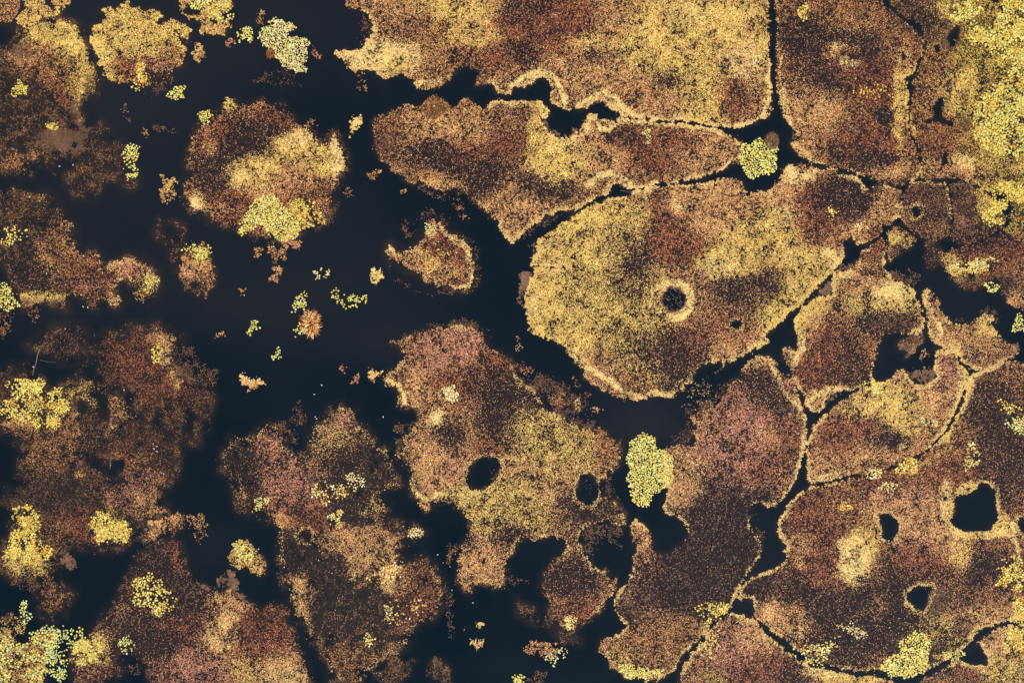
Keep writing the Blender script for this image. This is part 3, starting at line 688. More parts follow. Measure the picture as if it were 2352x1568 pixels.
raft('bright yellow mat filling the upper right corner, with dark pools and brown sedge spots', 'OBB',
     '30: 1060 -60, 1130 40, 1250 150, 1370 200, 1415 240, 1425 310, 1450 400, 1440 470, 1415 550, 1375 620, 1350 720, 1325 850, 1312 980, 1302 1130, 1330 1230, 1372 1340, 1402 1440, 1408 1530; 31: 1405 60, 1500 85, 1640 65, 1760 75, 1860 110, 1960 160, 2060 200, 2110 215, 2210 215, 2240 300, 2215 400, 2215 480, 2165 540, 2200 600, 2300 650, 2450 680; 30: 2450 -60',
     holes=['30: 1650 320, 1690 280, 1740 245, 1770 255, 1755 320, 1750 380, 1710 430, 1680 425, 1655 370', '30: 1545 930, 1600 910, 1590 980, 1600 1070, 1690 1120, 1685 1155, 1620 1140, 1560 1110, 1450 1140, 1440 1115, 1520 1080, 1525 1000', '30: 1525 410, 1560 420, 1580 480, 1540 490', '30: 2030 -60, 2110 -60, 2115 30, 2060 30', '30: 2120 60, 2160 60, 2205 110, 2150 115', '30: 1420 390, 1450 390, 1445 420, 1425 420', '30: 1610 1440, 1650 1410, 1640 1480, 1590 1540'],
     shelf=[('V', '30: 1760 250, 1860 150, 1960 40, 2050 50, 2030 140, 1930 240, 1850 300, 1800 420, 1700 440'), ('A', '30: 1510 920, 1560 900, 1550 960, 1520 1030, 1500 1100')], rough=2.4, mott=.6)
raft('long brown mat with a U-shaped water cove in its upper side, second from the top', 'PBB',
     '10: 1070 1110, 1100 1090, 1200 1050, 1290 990, 1330 990, 1400 970, 1470 985, 1540 960, 1600 920, 1700 930, 1760 980, 1800 1000, 1840 985, 1890 930, 1930 910, 1990 940, 2050 990, 2110 990, 2150 950, 2200 930, 2345 945; 20: 0 945, 60 930, 150 925, 250 935, 310 970, 340 1020, 345 1090, 300 1110, 260 1080, 280 1150, 330 1210, 400 1270, 450 1290, 540 1270, 610 1210, 680 1130, 690 1060, 720 1045, 770 1070, 810 1100, 850 1095, 950 1110, 990 1092, 1100 1098, 1200 1105, 1300 1112, 1450 1140, 1560 1143, 1640 1153, 1750 1163, 1880 1190, 1980 1220, 2060 1270, 2090 1310, 2110 1370, 2100 1440, 2060 1480, 1990 1510, 1930 1565; 21: 1850 20, 1700 70, 1500 105, 1310 110, 1230 150, 1120 165, 1060 160, 1000 110, 960 100, 915 140, 890 190, 850 222, 770 255, 690 295, 630 335, 585 375, 500 360, 400 380, 300 420, 200 470, 100 560, 50 620, 0 660; 11: 2345 660, 2300 620, 2270 570, 2230 520, 2220 470, 2130 400, 2080 340, 2030 290, 1950 230, 1930 190, 1830 170, 1700 180, 1650 170, 1560 130, 1500 90, 1440 120, 1380 90, 1330 40, 1300 10; 10: 1250 1565, 1220 1500, 1150 1480, 1140 1430, 1100 1380, 1085 1330, 1080 1250, 1070 1180',
     rim=.5, rim_w=9, rough=2.4, norim=[(880, 330, 90), (960, 430, 80), (1080, 470, 70), (900, 260, 60)],
     shelf=[('A', '20: 265 1080, 300 1100, 345 1090, 340 1150, 400 1220, 450 1250, 540 1220, 610 1150, 690 1070, 700 1120, 620 1210, 540 1280, 440 1300, 360 1240, 290 1170'), ('A', '20: 730 1060, 810 1100, 860 1095, 960 1110, 940 1150, 860 1150, 780 1130'), ('A', '21: 715 240, 720 190, 790 110, 880 50, 980 40, 1050 70, 1065 160, 1010 150, 960 105, 920 140, 900 190, 820 220'), ('A', '20: 1990 1210, 2060 1240, 2105 1290, 2090 1330'), ('A', '20: 1950 1560, 2000 1500, 2090 1460, 2095 1500, 2020 1530'),
            ('R', '11: 1480 100, 1600 170, 1750 190, 1920 150, 1950 200, 2080 320, 2230 460, 2240 540, 2130 430, 2040 340, 1940 260, 1820 230, 1720 280, 1600 230, 1490 170'), ('W', '21: 560 370, 400 400, 250 460, 120 540, 40 640, 130 620, 250 540, 380 480, 440 420'), ('A', '10: 1830 1000, 1900 920, 1960 900, 2040 970, 2060 1010, 1960 960, 1890 980')])
raft('largest central mat with a round brown-ringed pond near its middle and a yellow left shore', 'PPB',
     '21: 600 390, 640 365, 700 330, 770 300, 850 270, 930 245, 1010 240, 1080 215, 1130 180, 1250 160, 1400 145, 1560 130, 1700 110, 1850 90, 1960 70, 2050 75, 2110 90, 2135 130, 2150 200, 2165 270, 2190 210, 2280 190, 2345 195; 31: 0 185, 60 140, 110 100, 130 50, 150 10; 30: 130 1560, 170 1530, 250 1515, 400 1530, 560 1550, 640 1565; 31: 640 30, 760 50, 840 80, 870 130, 905 175, 945 170, 990 130, 1060 130, 1150 140, 1210 190, 1230 240, 1210 340, 1200 400, 1150 450, 1120 500, 1050 510, 1040 560, 990 620, 940 650, 870 670, 810 670, 800 635, 740 620, 670 650, 690 700, 710 770, 690 820, 640 860, 580 930, 540 980, 480 1040, 430 1090, 370 1150, 330 1200, 260 1270, 160 1330, 90 1400, 20 1470, -20 1500; 22: 2345 10, 2250 60, 2170 90, 2100 150, 2000 200, 1930 230, 1930 200, 1870 180, 1800 190, 1720 240, 1660 310, 1650 350, 1580 400, 1580 440, 1500 490, 1450 520, 1340 500, 1250 520, 1100 530, 1030 500, 930 510, 860 460, 790 420, 730 380, 660 330, 650 250, 560 170, 490 110, 470 50, 420 0; 21: 300 1530, 250 1500, 180 1490, 160 1400, 150 1300, 120 1230, 110 1170, 140 1100, 170 1030, 190 960, 200 900, 180 870, 190 830, 215 760, 220 690, 230 650, 270 610, 330 580, 400 530, 480 490, 540 420',
     holes=['21: 1370 1180, 1390 1110, 1440 1070, 1500 1060, 1560 1085, 1600 1140, 1605 1200, 1570 1260, 1510 1300, 1440 1290, 1390 1250', '21: 2000 1420, 2045 1395, 2070 1375, 2100 1390, 2090 1445, 2040 1440'], cracks=[(1.6, '21: 180 868, 260 882, 330 890, 430 893, 520 890, 600 872')],
     rim=.6, rim_w=11, rough=2.2, hrim=.1,
     shelf=[('A', '21: 1310 1180, 1340 1080, 1410 1030, 1500 1020, 1590 1060, 1640 1150, 1630 1240, 1560 1320, 1470 1330, 1380 1300, 1330 1250'), ('A', '21: 160 690, 225 660, 220 740, 190 850, 150 830, 185 760'), ('A', '21: 205 890, 200 960, 160 1060, 110 1160, 150 1290, 110 1250, 50 1220, 45 1130, 60 1040, 110 1000, 60 980, 50 940, 120 930'),
            ('R', '22: 470 60, 650 240, 660 330, 790 430, 860 460, 930 515, 1100 535, 1250 530, 1440 525, 1580 450, 1580 400, 1450 480, 1300 480, 1100 470, 950 460, 800 380, 690 300, 560 130'), ('A', '31: 640 650, 680 700, 710 760, 680 750, 650 720'), ('R', '22: 1580 440, 1700 400, 1800 300, 1930 230, 1900 280, 1780 350, 1640 440'),
            ('A', '31: 10 180, 60 130, 110 70, 140 90, 70 160'), ('A', '30: 180 1520, 300 1500, 420 1525, 300 1540')])
raft('brown mat with a strong yellow patch, right of the central mat above the lens-shaped one', 'PBB',
     '31: 960 660, 1000 625, 1060 620, 1085 650, 1085 750, 1065 850, 1060 900, 1100 960, 1160 1010, 1230 1030, 1290 1060, 1340 1110, 1350 1180, 1380 1240, 1420 1290, 1425 1360, 1425 1450, 1415 1490, 1300 1510, 1200 1480, 1100 1500, 1030 1550; 32: 1000 30, 985 130, 970 230, 950 310, 950 370, 900 400, 820 430, 740 450, 690 430, 640 430, 560 480, 520 560, 490 640, 430 640, 390 640, 360 600, 340 500, 270 430, 240 370, 210 300, 180 210, 130 150, 150 50, 190 70, 260 80, 270 20; 31: 265 1500, 250 1420, 265 1340, 290 1270, 310 1240, 350 1240, 400 1190, 450 1150, 590 1150, 605 1080, 590 1000, 610 930, 680 920, 750 900, 820 820, 860 770, 860 740, 920 720',
     rim=.5, rim_w=11, rough=2.4,
     shelf=[('A', '31: 600 930, 680 850, 750 850, 830 830, 800 900, 740 930, 690 930'), ('A', '31: 320 1250, 360 1200, 430 1140, 480 1080, 540 1000, 600 960, 610 1080, 590 1160, 450 1150'), ('R', '31: 1090 900, 1160 930, 1300 910, 1390 950, 1405 1000, 1370 1060, 1340 1110, 1230 1040, 1120 990'), ('A', '32: 490 640, 520 560, 580 470, 650 420, 700 430, 620 490, 560 560'), ('A', '32: 180 60, 270 50, 300 60, 240 100, 190 120'),
            ('A', '31: 280 1240, 250 1400, 270 1500, 300 1450, 300 1300')])
raft('smooth olive brown mud weed bank in the cove beside the wedged brown mat', 'AA',
     '31: 1290 1530, 1330 1500, 1425 1470, 1424 1565; 32: 1410 5, 1340 90, 1262 150, 1290 85, 1210 75, 1190 30; 31: 1210 1555', rough=1.5)
raft('small yellow-topped mat squeezed under the dark lobe of the central mat', 'TYR',
     '31: 1110 530, 1190 515, 1250 540, 1300 590, 1345 640, 1330 690, 1280 720, 1220 740, 1190 770, 1150 800, 1110 850, 1090 780, 1090 650', rough=3)
raft('round dull brown mat with a tiny dark water hole, left of the oval brown mat', 'RBM',
     '31: 1290 130, 1400 100, 1500 95, 1620 120, 1660 180, 1678 300, 1685 450, 1670 560, 1620 620, 1550 640, 1470 630, 1380 590, 1300 540, 1240 480, 1225 400, 1240 300, 1250 220',
     holes=['31: 1325 345, 1360 330, 1395 360, 1390 400, 1340 420'], rough=2, rim=.15, rim_w=6)
raft('oval brown mat with a yellow right flank, under the bright yellow corner mat', 'RBM',
     '31: 1672 115, 1760 88, 1850 125, 1960 175, 2040 235, 2100 280, 2145 345, 2195 415, 2180 480, 2135 535, 2050 580, 1950 640, 1850 680, 1740 670, 1660 640, 1682 560, 1702 450, 1694 300, 1668 180', rough=2,
     shelf=[('V', '31: 1740 400, 1790 420, 1850 510, 1830 530, 1760 450')])
raft('dark brown mat at the right edge with a yellow tongue on its left shore', 'RRM',
     '31: 1960 645, 2060 600, 2150 565, 2250 640, 2450 690, 2450 1300, 2351 1310, 2280 1260, 2190 1190, 2130 1090, 2140 1010, 2050 1010, 2000 1050, 1930 1080, 1850 1090, 1770 1070, 1700 1000, 1650 930, 1600 850, 1620 760, 1700 720, 1850 700', rough=3,
     holes=['31: 1840 940, 1890 930, 1885 985, 1850 980'])
raft('thin brown weed mat hanging into the dark water below the round dull mat', 'RW',
     '31: 1440 650, 1500 640, 1590 700, 1600 790, 1570 850, 1510 900, 1460 890, 1435 800, 1440 760', thin=True, rough=4)
raft('pinkish horn-shaped mat near the right edge, bowl of dark water above it', 'PBB',
     '31: 1410 1130, 1460 1085, 1495 1110, 1510 1150, 1560 1200, 1590 1270, 1640 1370, 1740 1410, 1850 1400, 1920 1340, 1990 1310, 2060 1320, 2065 1400, 2060 1450, 2110 1500, 2180 1565; 32: 2230 30, 2270 70, 2290 100, 2210 150, 2120 205, 2050 240, 1970 270, 1900 250, 1810 215, 1765 180, 1745 75, 1620 65, 1540 15; 31: 1525 1560, 1470 1500, 1460 1400, 1460 1280',
     rim=.35, rim_w=9, rough=2.4,
     shelf=[('R', '31: 1500 1130, 1570 1170, 1590 1240, 1640 1320, 1740 1370, 1830 1370, 1900 1310, 1980 1240, 2040 1210, 2080 1260, 2140 1330, 2130 1400, 2065 1430, 2060 1320, 1930 1340, 1850 1400, 1740 1410, 1630 1360, 1560 1220'), ('A', '32: 2180 0, 2300 20, 2310 90, 2230 130, 2220 60'), ('A', '32: 1800 200, 1950 265, 1880 260')])
raft('lens-shaped mat with a yellow centre, outlined by hairline channels on the right', 'PPK',
     '32: 1540 65, 1620 80, 1735 82, 1750 180, 1795 240, 1845 320, 1840 380, 1800 455, 1760 525, 1738 595, 1700 665, 1658 745, 1605 835, 1535 897, 1475 975, 1398 1026, 1300 1074, 1200 1124, 1100 1154, 1000 1189, 900 1214, 780 1226, 700 1236, 600 1262, 480 1285, 400 1300, 365 1250, 350 1100, 345 1030, 360 960, 390 850, 420 770, 490 700, 550 650, 620 590, 680 540, 760 480, 830 440, 940 390, 1050 370, 1150 320, 1180 260, 1240 255, 1260 290, 1300 340, 1360 380, 1430 395, 1500 375, 1560 310, 1530 240, 1530 130',
     rim=.45, rim_w=8, rough=1.5, shelf=[('A', '32: 1258 270, 1350 248, 1530 232, 1560 310, 1500 380, 1430 400, 1350 380, 1300 345')])
raft('vast brown mat in the lower right with a cream-ringed pond and a bright cream spot', 'BBM',
     '32: 1862 330, 1905 295, 2000 255, 2100 225, 2200 190, 2300 195, 2450 225; 33: 1500 530, 1343 545, 1250 570, 1180 590, 1130 598, 1080 650, 1020 712, 960 748, 900 788, 820 828, 700 848, 600 828, 520 833, 420 823, 330 803, 250 768, 180 733, 110 683, 50 638, 0 598; 23: 1275 545, 1265 490, 1240 450, 1200 470, 1195 440, 1210 390, 1250 345, 1343 310; 33: 40 290, 95 250, 95 180, 70 140, 45 100, 50 50, 80 10; 32: 150 1568, 180 1500, 230 1440, 300 1380, 390 1335, 500 1316, 640 1288, 780 1252, 950 1228, 1080 1188, 1180 1158, 1260 1128, 1380 1068, 1480 1008, 1540 938, 1620 868, 1680 796, 1705 738, 1745 648, 1785 578, 1805 488, 1845 396',
     holes=['32: 1715 1568, 1712 1500, 1720 1420, 1790 1400, 1860 1400, 1920 1350, 1950 1290, 2030 1310, 2090 1380, 2097 1568; 33: 1205 40, 1160 95, 1050 100, 985 85, 955 40', '33: 575 10, 640 12, 680 40, 680 100, 645 148, 605 132, 600 80', '33: 1315 30, 1420 10, 1420 140, 1343 120, 1310 70', '33: 728 420, 790 385, 862 388, 842 460, 812 522, 772 502, 735 470', '23: 1215 450, 1260 455, 1275 520, 1225 535, 1180 500'],
     rim=.45, rim_w=9, rough=2.0,
     shelf=[('R', '33: 820 400, 880 395, 940 430, 935 490, 900 530, 810 540, 820 480'), ('R', '32: 1700 1568, 1712 1440, 1760 1390, 1790 1410, 1740 1470, 1740 1568'), ('A', '33: 50 50, 90 20, 95 60, 60 100'), ('A', '32: 200 1470, 260 1400, 330 1380, 260 1440'), ('R', '33: 1265 90, 1320 50, 1400 130, 1343 190, 1290 170'), ('A', '23: 1265 540, 1285 430, 1310 380, 1325 470'), ('A', '32: 1940 1290, 1990 1250, 2050 1300, 2110 1370, 2090 1390, 2030 1310')])
raft('mat in the lower right corner with a triangular dark pool', 'PRB',
     '33: 1500 560, 1343 580, 1200 604, 1142 645, 1085 695, 1003 762, 945 805, 865 843, 805 873, 770 910, 780 930, 1500 930', holes=['33: 1000 765, 1050 715, 1105 680, 1150 750, 1145 800, 1060 800'], rim=.4, rim_w=7, rough=2)
raft('pinkish mat on the bottom edge with a long cream rim on its upper right shore', 'KPM',
     '23: 1150 530, 1210 538, 1280 572, 1330 640; 33: 10 655, 70 705, 140 762, 220 803, 300 820, 400 845, 500 860, 590 865, 650 890, 740 930; 23: 850 930, 880 850, 910 790, 940 740, 1000 680, 1040 620, 1090 570',
     rim=.5, rim_w=10, rough=2)
raft('tower-shaped mat with pink shoulders and a bare dark middle, right of the bottom centre', 'KPB',
     '22: 2345 125, 2250 145, 2180 175, 2130 235, 2090 300, 2040 350, 2000 400, 1960 470, 1920 550, 1880 600, 1760 630, 1690 650, 1640 700, 1680 760, 1690 850, 1680 950, 1600 950, 1500 940, 1420 990, 1390 1060, 1395 1200, 1410 1320, 1430 1380, 1415 1440, 1400 1565; 23: 800 0, 870 25, 910 70, 920 120, 880 170, 840 210, 790 220, 740 190, 740 140, 720 110, 690 70, 650 40, 620 70, 630 120, 650 180, 640 250, 630 320, 600 370, 560 410, 540 470, 545 520, 580 560, 610 590, 570 630, 520 660, 470 670, 440 730, 490 740, 510 780, 500 820, 560 830, 590 865, 700 880, 770 885, 800 860, 850 820, 900 740, 950 690, 1000 640, 1050 580, 1110 530, 1150 480, 1180 420, 1210 340, 1270 270, 1310 190, 1310 160, 1270 120, 1240 60, 1240 0; 22: 2170 1565, 2200 1500, 2270 1470, 2345 1500; 32: 0 1510, 70 1500, 130 1450, 170 1400, 230 1320, 260 1240, 280 1140, 320 1040, 340 950, 360 830, 350 700, 330 640, 300 600, 270 480, 220 380, 170 310, 110 280, 70 200, 20 130',
     rim=.35, rim_w=8, rough=2.2,
     shelf=[('A', '32: 20 130, 80 200, 130 290, 200 350, 240 430, 290 530, 340 630, 300 640, 230 600, 180 540, 150 420, 110 310, 50 220'), ('W', '22: 1690 850, 1680 660, 1620 700, 1580 820, 1480 850, 1440 930, 1600 960'), ('W', '22: 2080 280, 1900 400, 1700 520, 1580 600, 1600 700, 1760 630, 1900 590, 2010 400'), ('A', '23: 545 480, 600 480, 620 540, 580 560, 550 520'), ('A', '32: 30 1440, 120 1430, 110 1490, 40 1510'), ('W', '23: 1240 0, 1260 90, 1310 165, 1340 120, 1290 60, 1280 0')])
raft('big speckled mat in the lower centre with an oval pond and a loose lobe', 'BPB',
     '11: 1310 1560, 1400 1510, 1500 1500, 1600 1460, 1750 1440, 1900 1420, 2000 1440, 2070 1500, 2100 1560; 12: 2100 20, 2170 80, 2250 110, 2310 150, 2340 200; 22: 0 250, 20 300, 100 400, 200 430, 230 520, 300 620, 420 680, 560 760, 680 790, 800 790, 900 840, 960 900, 1000 950, 990 1060, 960 1130, 890 1180, 860 1240, 830 1250, 790 1300, 820 1400, 900 1450, 960 1500, 1000 1560; 23: 585 0, 585 60, 560 70, 520 50, 460 45, 390 65, 350 110, 355 170, 385 230, 430 290, 480 310, 550 350, 545 390, 530 420, 490 460, 450 520, 400 560, 350 590, 310 630, 270 600, 230 560, 195 520, 190 460, 170 420, 150 390, 165 340, 190 290, 220 260, 270 230, 290 190, 280 150, 240 122, 180 125, 110 135, 50 130, 20 150, 2 200; 13: 2345 370, 2300 430, 2290 560, 2270 640, 2200 690, 2130 650, 2040 640, 1985 680, 1980 730, 1900 700, 1860 650, 1860 600, 1850 450, 1870 380, 1900 300, 1930 230, 1970 180, 1960 80, 1910 0; 12: 1850 1530, 1780 1470, 1680 1460, 1620 1490, 1560 1540, 1500 1490, 1450 1445, 1430 1350, 1440 1280, 1440 1200, 1400 1150, 1340 1130, 1320 1090, 1280 1030, 1340 1010, 1350 930, 1370 860, 1450 800, 1500 720, 1500 640, 1470 600, 1400 600, 1290 600, 1310 540, 1330 480, 1300 430, 1220 400, 1190 390, 1180 340, 1200 310, 1270 270, 1310 240, 1370 170, 1380 110, 1330 50, 1280 20, 1250 0',
     holes=['12: 1950 1150, 2030 1080, 2130 1055, 2220 1080, 2260 1140, 2230 1230, 2150 1310, 2060 1360, 2000 1360, 1930 1300, 1940 1220', '22: 590 1290, 640 1220, 700 1205, 760 1240, 790 1320, 790 1420, 730 1490, 670 1500, 600 1440', '12: 1705 470, 1735 462, 1745 490, 1720 505'],
     rim=.14, rim_w=8, rough=2.6, soft=5, shallow=(16, .6), fringe_w=9,
     shelf=[('W', '11: 1480 1470, 1600 1400, 1760 1400, 1900 1330, 2000 1370, 2140 1450, 2150 1568, 2080 1500, 1900 1420, 1700 1450'), ('R', '12: 1270 950, 1260 860, 1270 750, 1400 730, 1500 690, 1580 680, 1560 760, 1480 860, 1360 900, 1340 1010, 1290 1030'), ('R', '22: 520 1330, 580 1250, 700 1190, 800 1220, 830 1300, 860 1380, 780 1480, 680 1520, 580 1480'), ('A', '12: 2150 1140, 2200 1120, 2240 1160, 2200 1210, 2150 1190'), ('R', '12: 1930 1230, 1990 1260, 2040 1330, 1990 1340, 1930 1300'),
            ('W', '22: 60 340, 260 280, 420 300, 600 440, 700 520, 800 640, 760 790, 560 760, 400 680, 240 560'), ('W', '22: 800 1260, 900 1180, 1010 1100, 1000 950, 960 1150, 900 1300, 950 1400, 1030 1500, 1040 1560, 960 1540, 880 1440'), ('W', '23: 360 100, 450 50, 580 70, 590 140, 560 200, 480 140, 430 250, 520 320, 430 290, 380 220'), ('W', '12: 1440 1450, 1560 1560, 1640 1490, 1700 1440, 1860 1500, 1820 1540, 1650 1520'), ('W', '13: 1800 240, 1850 260, 1830 380, 1780 500, 1740 460, 1790 350')])
raft('tall dark mat left of the bottom centre, between two narrow channels', 'BMD',
     '02: 2330 880, 2250 900, 2140 890, 2120 960, 2060 1000, 2040 1060, 2040 1150, 2050 1200, 2110 1210, 2140 1280, 2170 1350, 2180 1450, 2200 1520; 03: 2340 0; 13: 100 30, 160 100, 220 140, 230 220, 220 330, 215 430, 250 500, 240 570, 275 660, 330 720, 350 820, 355 950, 420 990, 500 1050, 490 1150, 560 1190, 630 1180, 610 1250, 640 1330, 680 1430, 700 1540, 760 1540, 770 1620, 980 1620, 970 1500, 1050 1430, 1150 1340, 1290 1270, 1300 1240, 1390 1180, 1400 1100, 1500 1010, 1600 970, 1690 870, 1720 770, 1700 650, 1650 580, 1610 510, 1550 440, 1540 400, 1480 460, 1380 500, 1310 420, 1290 350, 1340 280, 1440 240, 1500 240, 1520 190, 1480 160, 1400 130, 1300 110, 1200 80, 1140 60, 1060 30, 1000 0; 12: 1060 1560, 1090 1500, 1180 1530, 1180 1480, 1130 1400, 1220 1340, 1310 1310, 1270 1230, 1250 1130, 1200 1000, 1120 990, 1080 940, 1040 870, 1000 800, 920 780, 890 760, 920 710, 890 640, 830 590, 770 610, 700 630, 660 700, 600 740, 520 790, 510 880, 510 980, 480 1030, 380 1050, 280 1010, 250 950, 220 850, 200 770, 100 770, 30 830, 0 870',
     holes=['13: 385 210, 440 160, 490 165, 505 220, 490 260, 420 265', '13: 350 990, 420 975, 490 1060, 480 1140, 420 1060'], rough=3, thin=True, soft=12, fringe_w=16, dim=.88, dens=.88, hrim=.08, shallow=(26, .65), rim=.06,
     shelf=[('W', '12: 220 860, 200 760, 340 660, 340 560, 400 520, 450 580, 460 700, 560 650, 640 700, 520 800, 500 780, 360 800, 400 950, 330 1010, 280 990'), ('A', '13: 970 1500, 1050 1400, 1200 1270, 1280 1260, 1300 1290, 1180 1340, 1080 1430, 1000 1510'), ('A', '13: 480 1050, 560 1070, 600 1140, 560 1190, 500 1150'), ('W', '12: 880 770, 960 790, 1040 880, 1100 980, 1210 1000, 1260 1200, 1300 1310, 1130 1400, 1000 1150, 900 950')])
raft('mauve and tan mat in the lower left running off the bottom edge', 'KMD',
     '03: 1600 230, 1640 290, 1660 400, 1690 490, 1750 570, 1800 650, 1870 690, 1940 730, 2010 720, 2080 695, 2130 710, 2170 760, 2250 820, 2310 850, 2345 870; 13: 0 880, 100 870, 220 860, 290 840, 315 890, 290 950, 290 1030, 330 1080, 370 1180, 360 1260, 420 1310, 460 1400, 480 1500, 510 1620; 03: 1420 1620, 1380 1480, 1350 1400, 1300 1330, 1220 1270, 1100 1310, 1090 1380, 1130 1450, 1060 1500, 940 1540, 850 1560, 760 1550, 690 1530, 670 1450, 690 1380, 650 1350, 680 1270, 680 1200, 780 1150, 860 1090, 930 1030, 940 960, 1000 910, 1060 850, 1100 780, 1130 700, 1150 620, 1210 570, 1240 490, 1230 400, 1300 340, 1400 330, 1440 250, 1530 260, 1570 250',
     rough=2.6, soft=8, fringe_w=12, dim=.92, dens=.92, hrim=0, shallow=(20, .6),
     shelf=[('A', '03: 1960 700, 2010 600, 2080 520, 2150 520, 2210 620, 2190 720, 2260 790, 2330 850, 2250 840, 2150 750, 2070 690'), ('A', '03: 870 1390, 960 1370, 1080 1380, 1060 1470, 930 1480'), ('A', '03: 1700 1568, 1720 1500, 1800 1470, 1880 1510, 1900 1568'), ('R', '03: 1160 1390, 1280 1370, 1330 1430, 1280 1500, 1200 1480'), ('W', '03: 1320 300, 1240 260, 1340 80, 1480 60, 1520 130, 1440 250'), ('A', '03: 1780 600, 1870 670, 1960 710, 1900 720, 1800 660')])
raft('tattered dark mat on the left edge with two ragged ponds and yellow lily fields', 'RWM',
     '01: 920 1530, 1000 1510, 1060 1540, 1160 1520, 1180 1450, 1260 1440, 1330 1460, 1400 1430, 1450 1440, 1530 1480, 1620 1510, 1655 1560; 02: 1630 0, 1600 50, 1580 130, 1600 220, 1650 300, 1720 360, 1800 410, 1880 440, 1930 540, 1900 620, 1870 700, 1870 830, 1840 900, 1770 910, 1700 890, 1620 880, 1540 870, 1590 940, 1610 1020, 1610 1150, 1590 1260, 1540 1310, 1480 1360, 1460 1420, 1490 1480, 1520 1540, 1540 1565; 03: 1480 10, 1400 60, 1290 100, 1200 150, 1190 250, 1190 310, 1120 330, 1060 310, 960 310, 830 325, 730 310, 620 300, 560 330, 550 420, 540 470, 510 540, 520 640, 560 700, 650 750, 600 830, 560 920, 450 970, 370 910, 350 830, 370 760, 330 690, 380 650, 350 590, 270 590, 200 600, 110 580, 60 530, 20 480, 10 380, 60 300, 90 200, 110 100, 95 0; 02: 0 1500, -60 1470, 0 1430, 100 1370, 190 1310, 220 1180, 210 1060, 250 960, 200 920, 120 880, 0 800, -60 780, -60 300, 0 310, 60 290, 110 250, 250 260, 300 310, 400 400, 410 450, 520 490, 570 400, 700 390, 740 320, 850 320, 930 350, 910 280, 880 190, 880 140, 800 180, 820 110, 880 70, 910 20',
     holes=['02: 680 530, 720 540, 790 540, 830 590, 870 620, 850 680, 840 740, 800 720, 780 670, 700 630, 680 600', '02: 800 1090, 870 1060, 980 1080, 1080 1080, 1130 1060, 1140 1180, 1140 1280, 1060 1310, 990 1290, 900 1240, 860 1200, 820 1150', '02: 1700 660, 1790 630, 1820 660, 1830 760, 1840 840, 1780 880, 1700 860, 1640 800, 1690 740', '02: 670 1015, 710 1005, 750 1020, 720 1045, 680 1040', '02: 880 450, 990 440, 1010 600, 1010 720, 920 800, 850 790, 880 720, 930 600'],
     cracks=[(5, '02: 1060 450, 1150 500, 1250 600, 1330 660, 1400 720, 1470 790'), (7, '02: 1100 450, 1200 430, 1230 520'), (2, '02: 1470 790, 1530 850, 1580 880')],
     rough=3.2, thin=True, soft=12, fringe_w=18, dim=.76, hrim=0, dens=.75, shallow=(30, .75),
     shelf=[('R', '02: 600 640, 620 520, 700 420, 800 430, 850 520, 930 570, 900 640, 870 620, 830 590, 790 540, 680 530, 690 620, 780 670, 800 730, 850 790, 740 790, 650 720'), ('A', '02: 820 1240, 900 1260, 1000 1300, 1080 1310, 1160 1290, 1150 1340, 1080 1390, 960 1370, 880 1300'), ('A', '02: 640 980, 720 910, 800 930, 840 1010, 790 1030, 740 1010, 690 1010'), ('A', '02: 400 1260, 480 1220, 560 1260, 580 1340, 480 1370, 410 1330'), ('A', '02: 1400 920, 1440 850, 1500 900, 1540 950, 1480 1010, 1400 1010'), ('A', '03: 555 340, 630 370, 700 420, 710 500, 640 570, 610 520, 560 450'), ('R', '02: 1550 0, 1630 0, 1600 130, 1700 330, 1880 440, 1900 540, 1800 440, 1640 330, 1560 200'), ('W', '02: 1620 60, 1700 20, 1800 50, 1840 200, 1960 220, 2010 280, 1980 400, 1880 440, 1720 360, 1620 220')])
raft('thin sparse brown mat with a few yellow pads, just above the left lily fields', 'WR',
     '01: 390 1540, 400 1480, 480 1440, 560 1420, 660 1400, 740 1420, 780 1480, 785 1565; 02: 780 40, 730 110, 710 170, 620 190, 540 190, 480 110, 370 120, 290 80, 250 20', thin=True, rough=3, soft=10, shallow=(22, .7))
raft('brown mat at the left edge with a horseshoe hook at its right end', 'BMR',
     '01: -60 200, 0 190, 120 150, 180 140, 260 190, 310 240, 400 225, 480 270, 510 340, 570 400, 640 470, 660 540, 650 600, 680 680, 740 750, 800 800, 820 740, 860 730, 930 790, 920 880, 940 910, 1000 860, 1070 810, 1130 790, 1250 800, 1320 830, 1380 880, 1430 950, 1450 1050, 1430 1120, 1380 1170, 1340 1200, 1250 1170, 1210 1120, 1180 1090, 1230 1110, 1240 1080, 1200 1030, 1170 990, 1120 1000, 1065 1040, 1060 1130, 1100 1160, 1110 1210, 1070 1250, 1030 1230, 960 1190, 900 1200, 890 1250, 830 1240, 790 1180, 720 1150, 640 1150, 610 1200, 600 1270, 550 1220, 470 1230, 420 1190, 340 1210, 270 1240, 200 1240, 170 1190, 150 1130, 110 1050, 100 940, 60 860, 0 820, -60 800',
     rough=2.4, thin=True, soft=6, dim=.92, dens=.95, rim=.12, shallow=(26, .7), shelf=[('A', '01: 170 1150, 300 1140, 440 1170, 540 1170, 600 1220, 550 1230, 470 1230, 420 1190, 340 1210, 270 1230, 200 1220'), ('W', '01: 800 800, 840 720, 930 790, 920 880, 860 900'), ('A', '01: 240 560, 290 540, 320 580, 280 610, 240 600')], fringe_w=9)
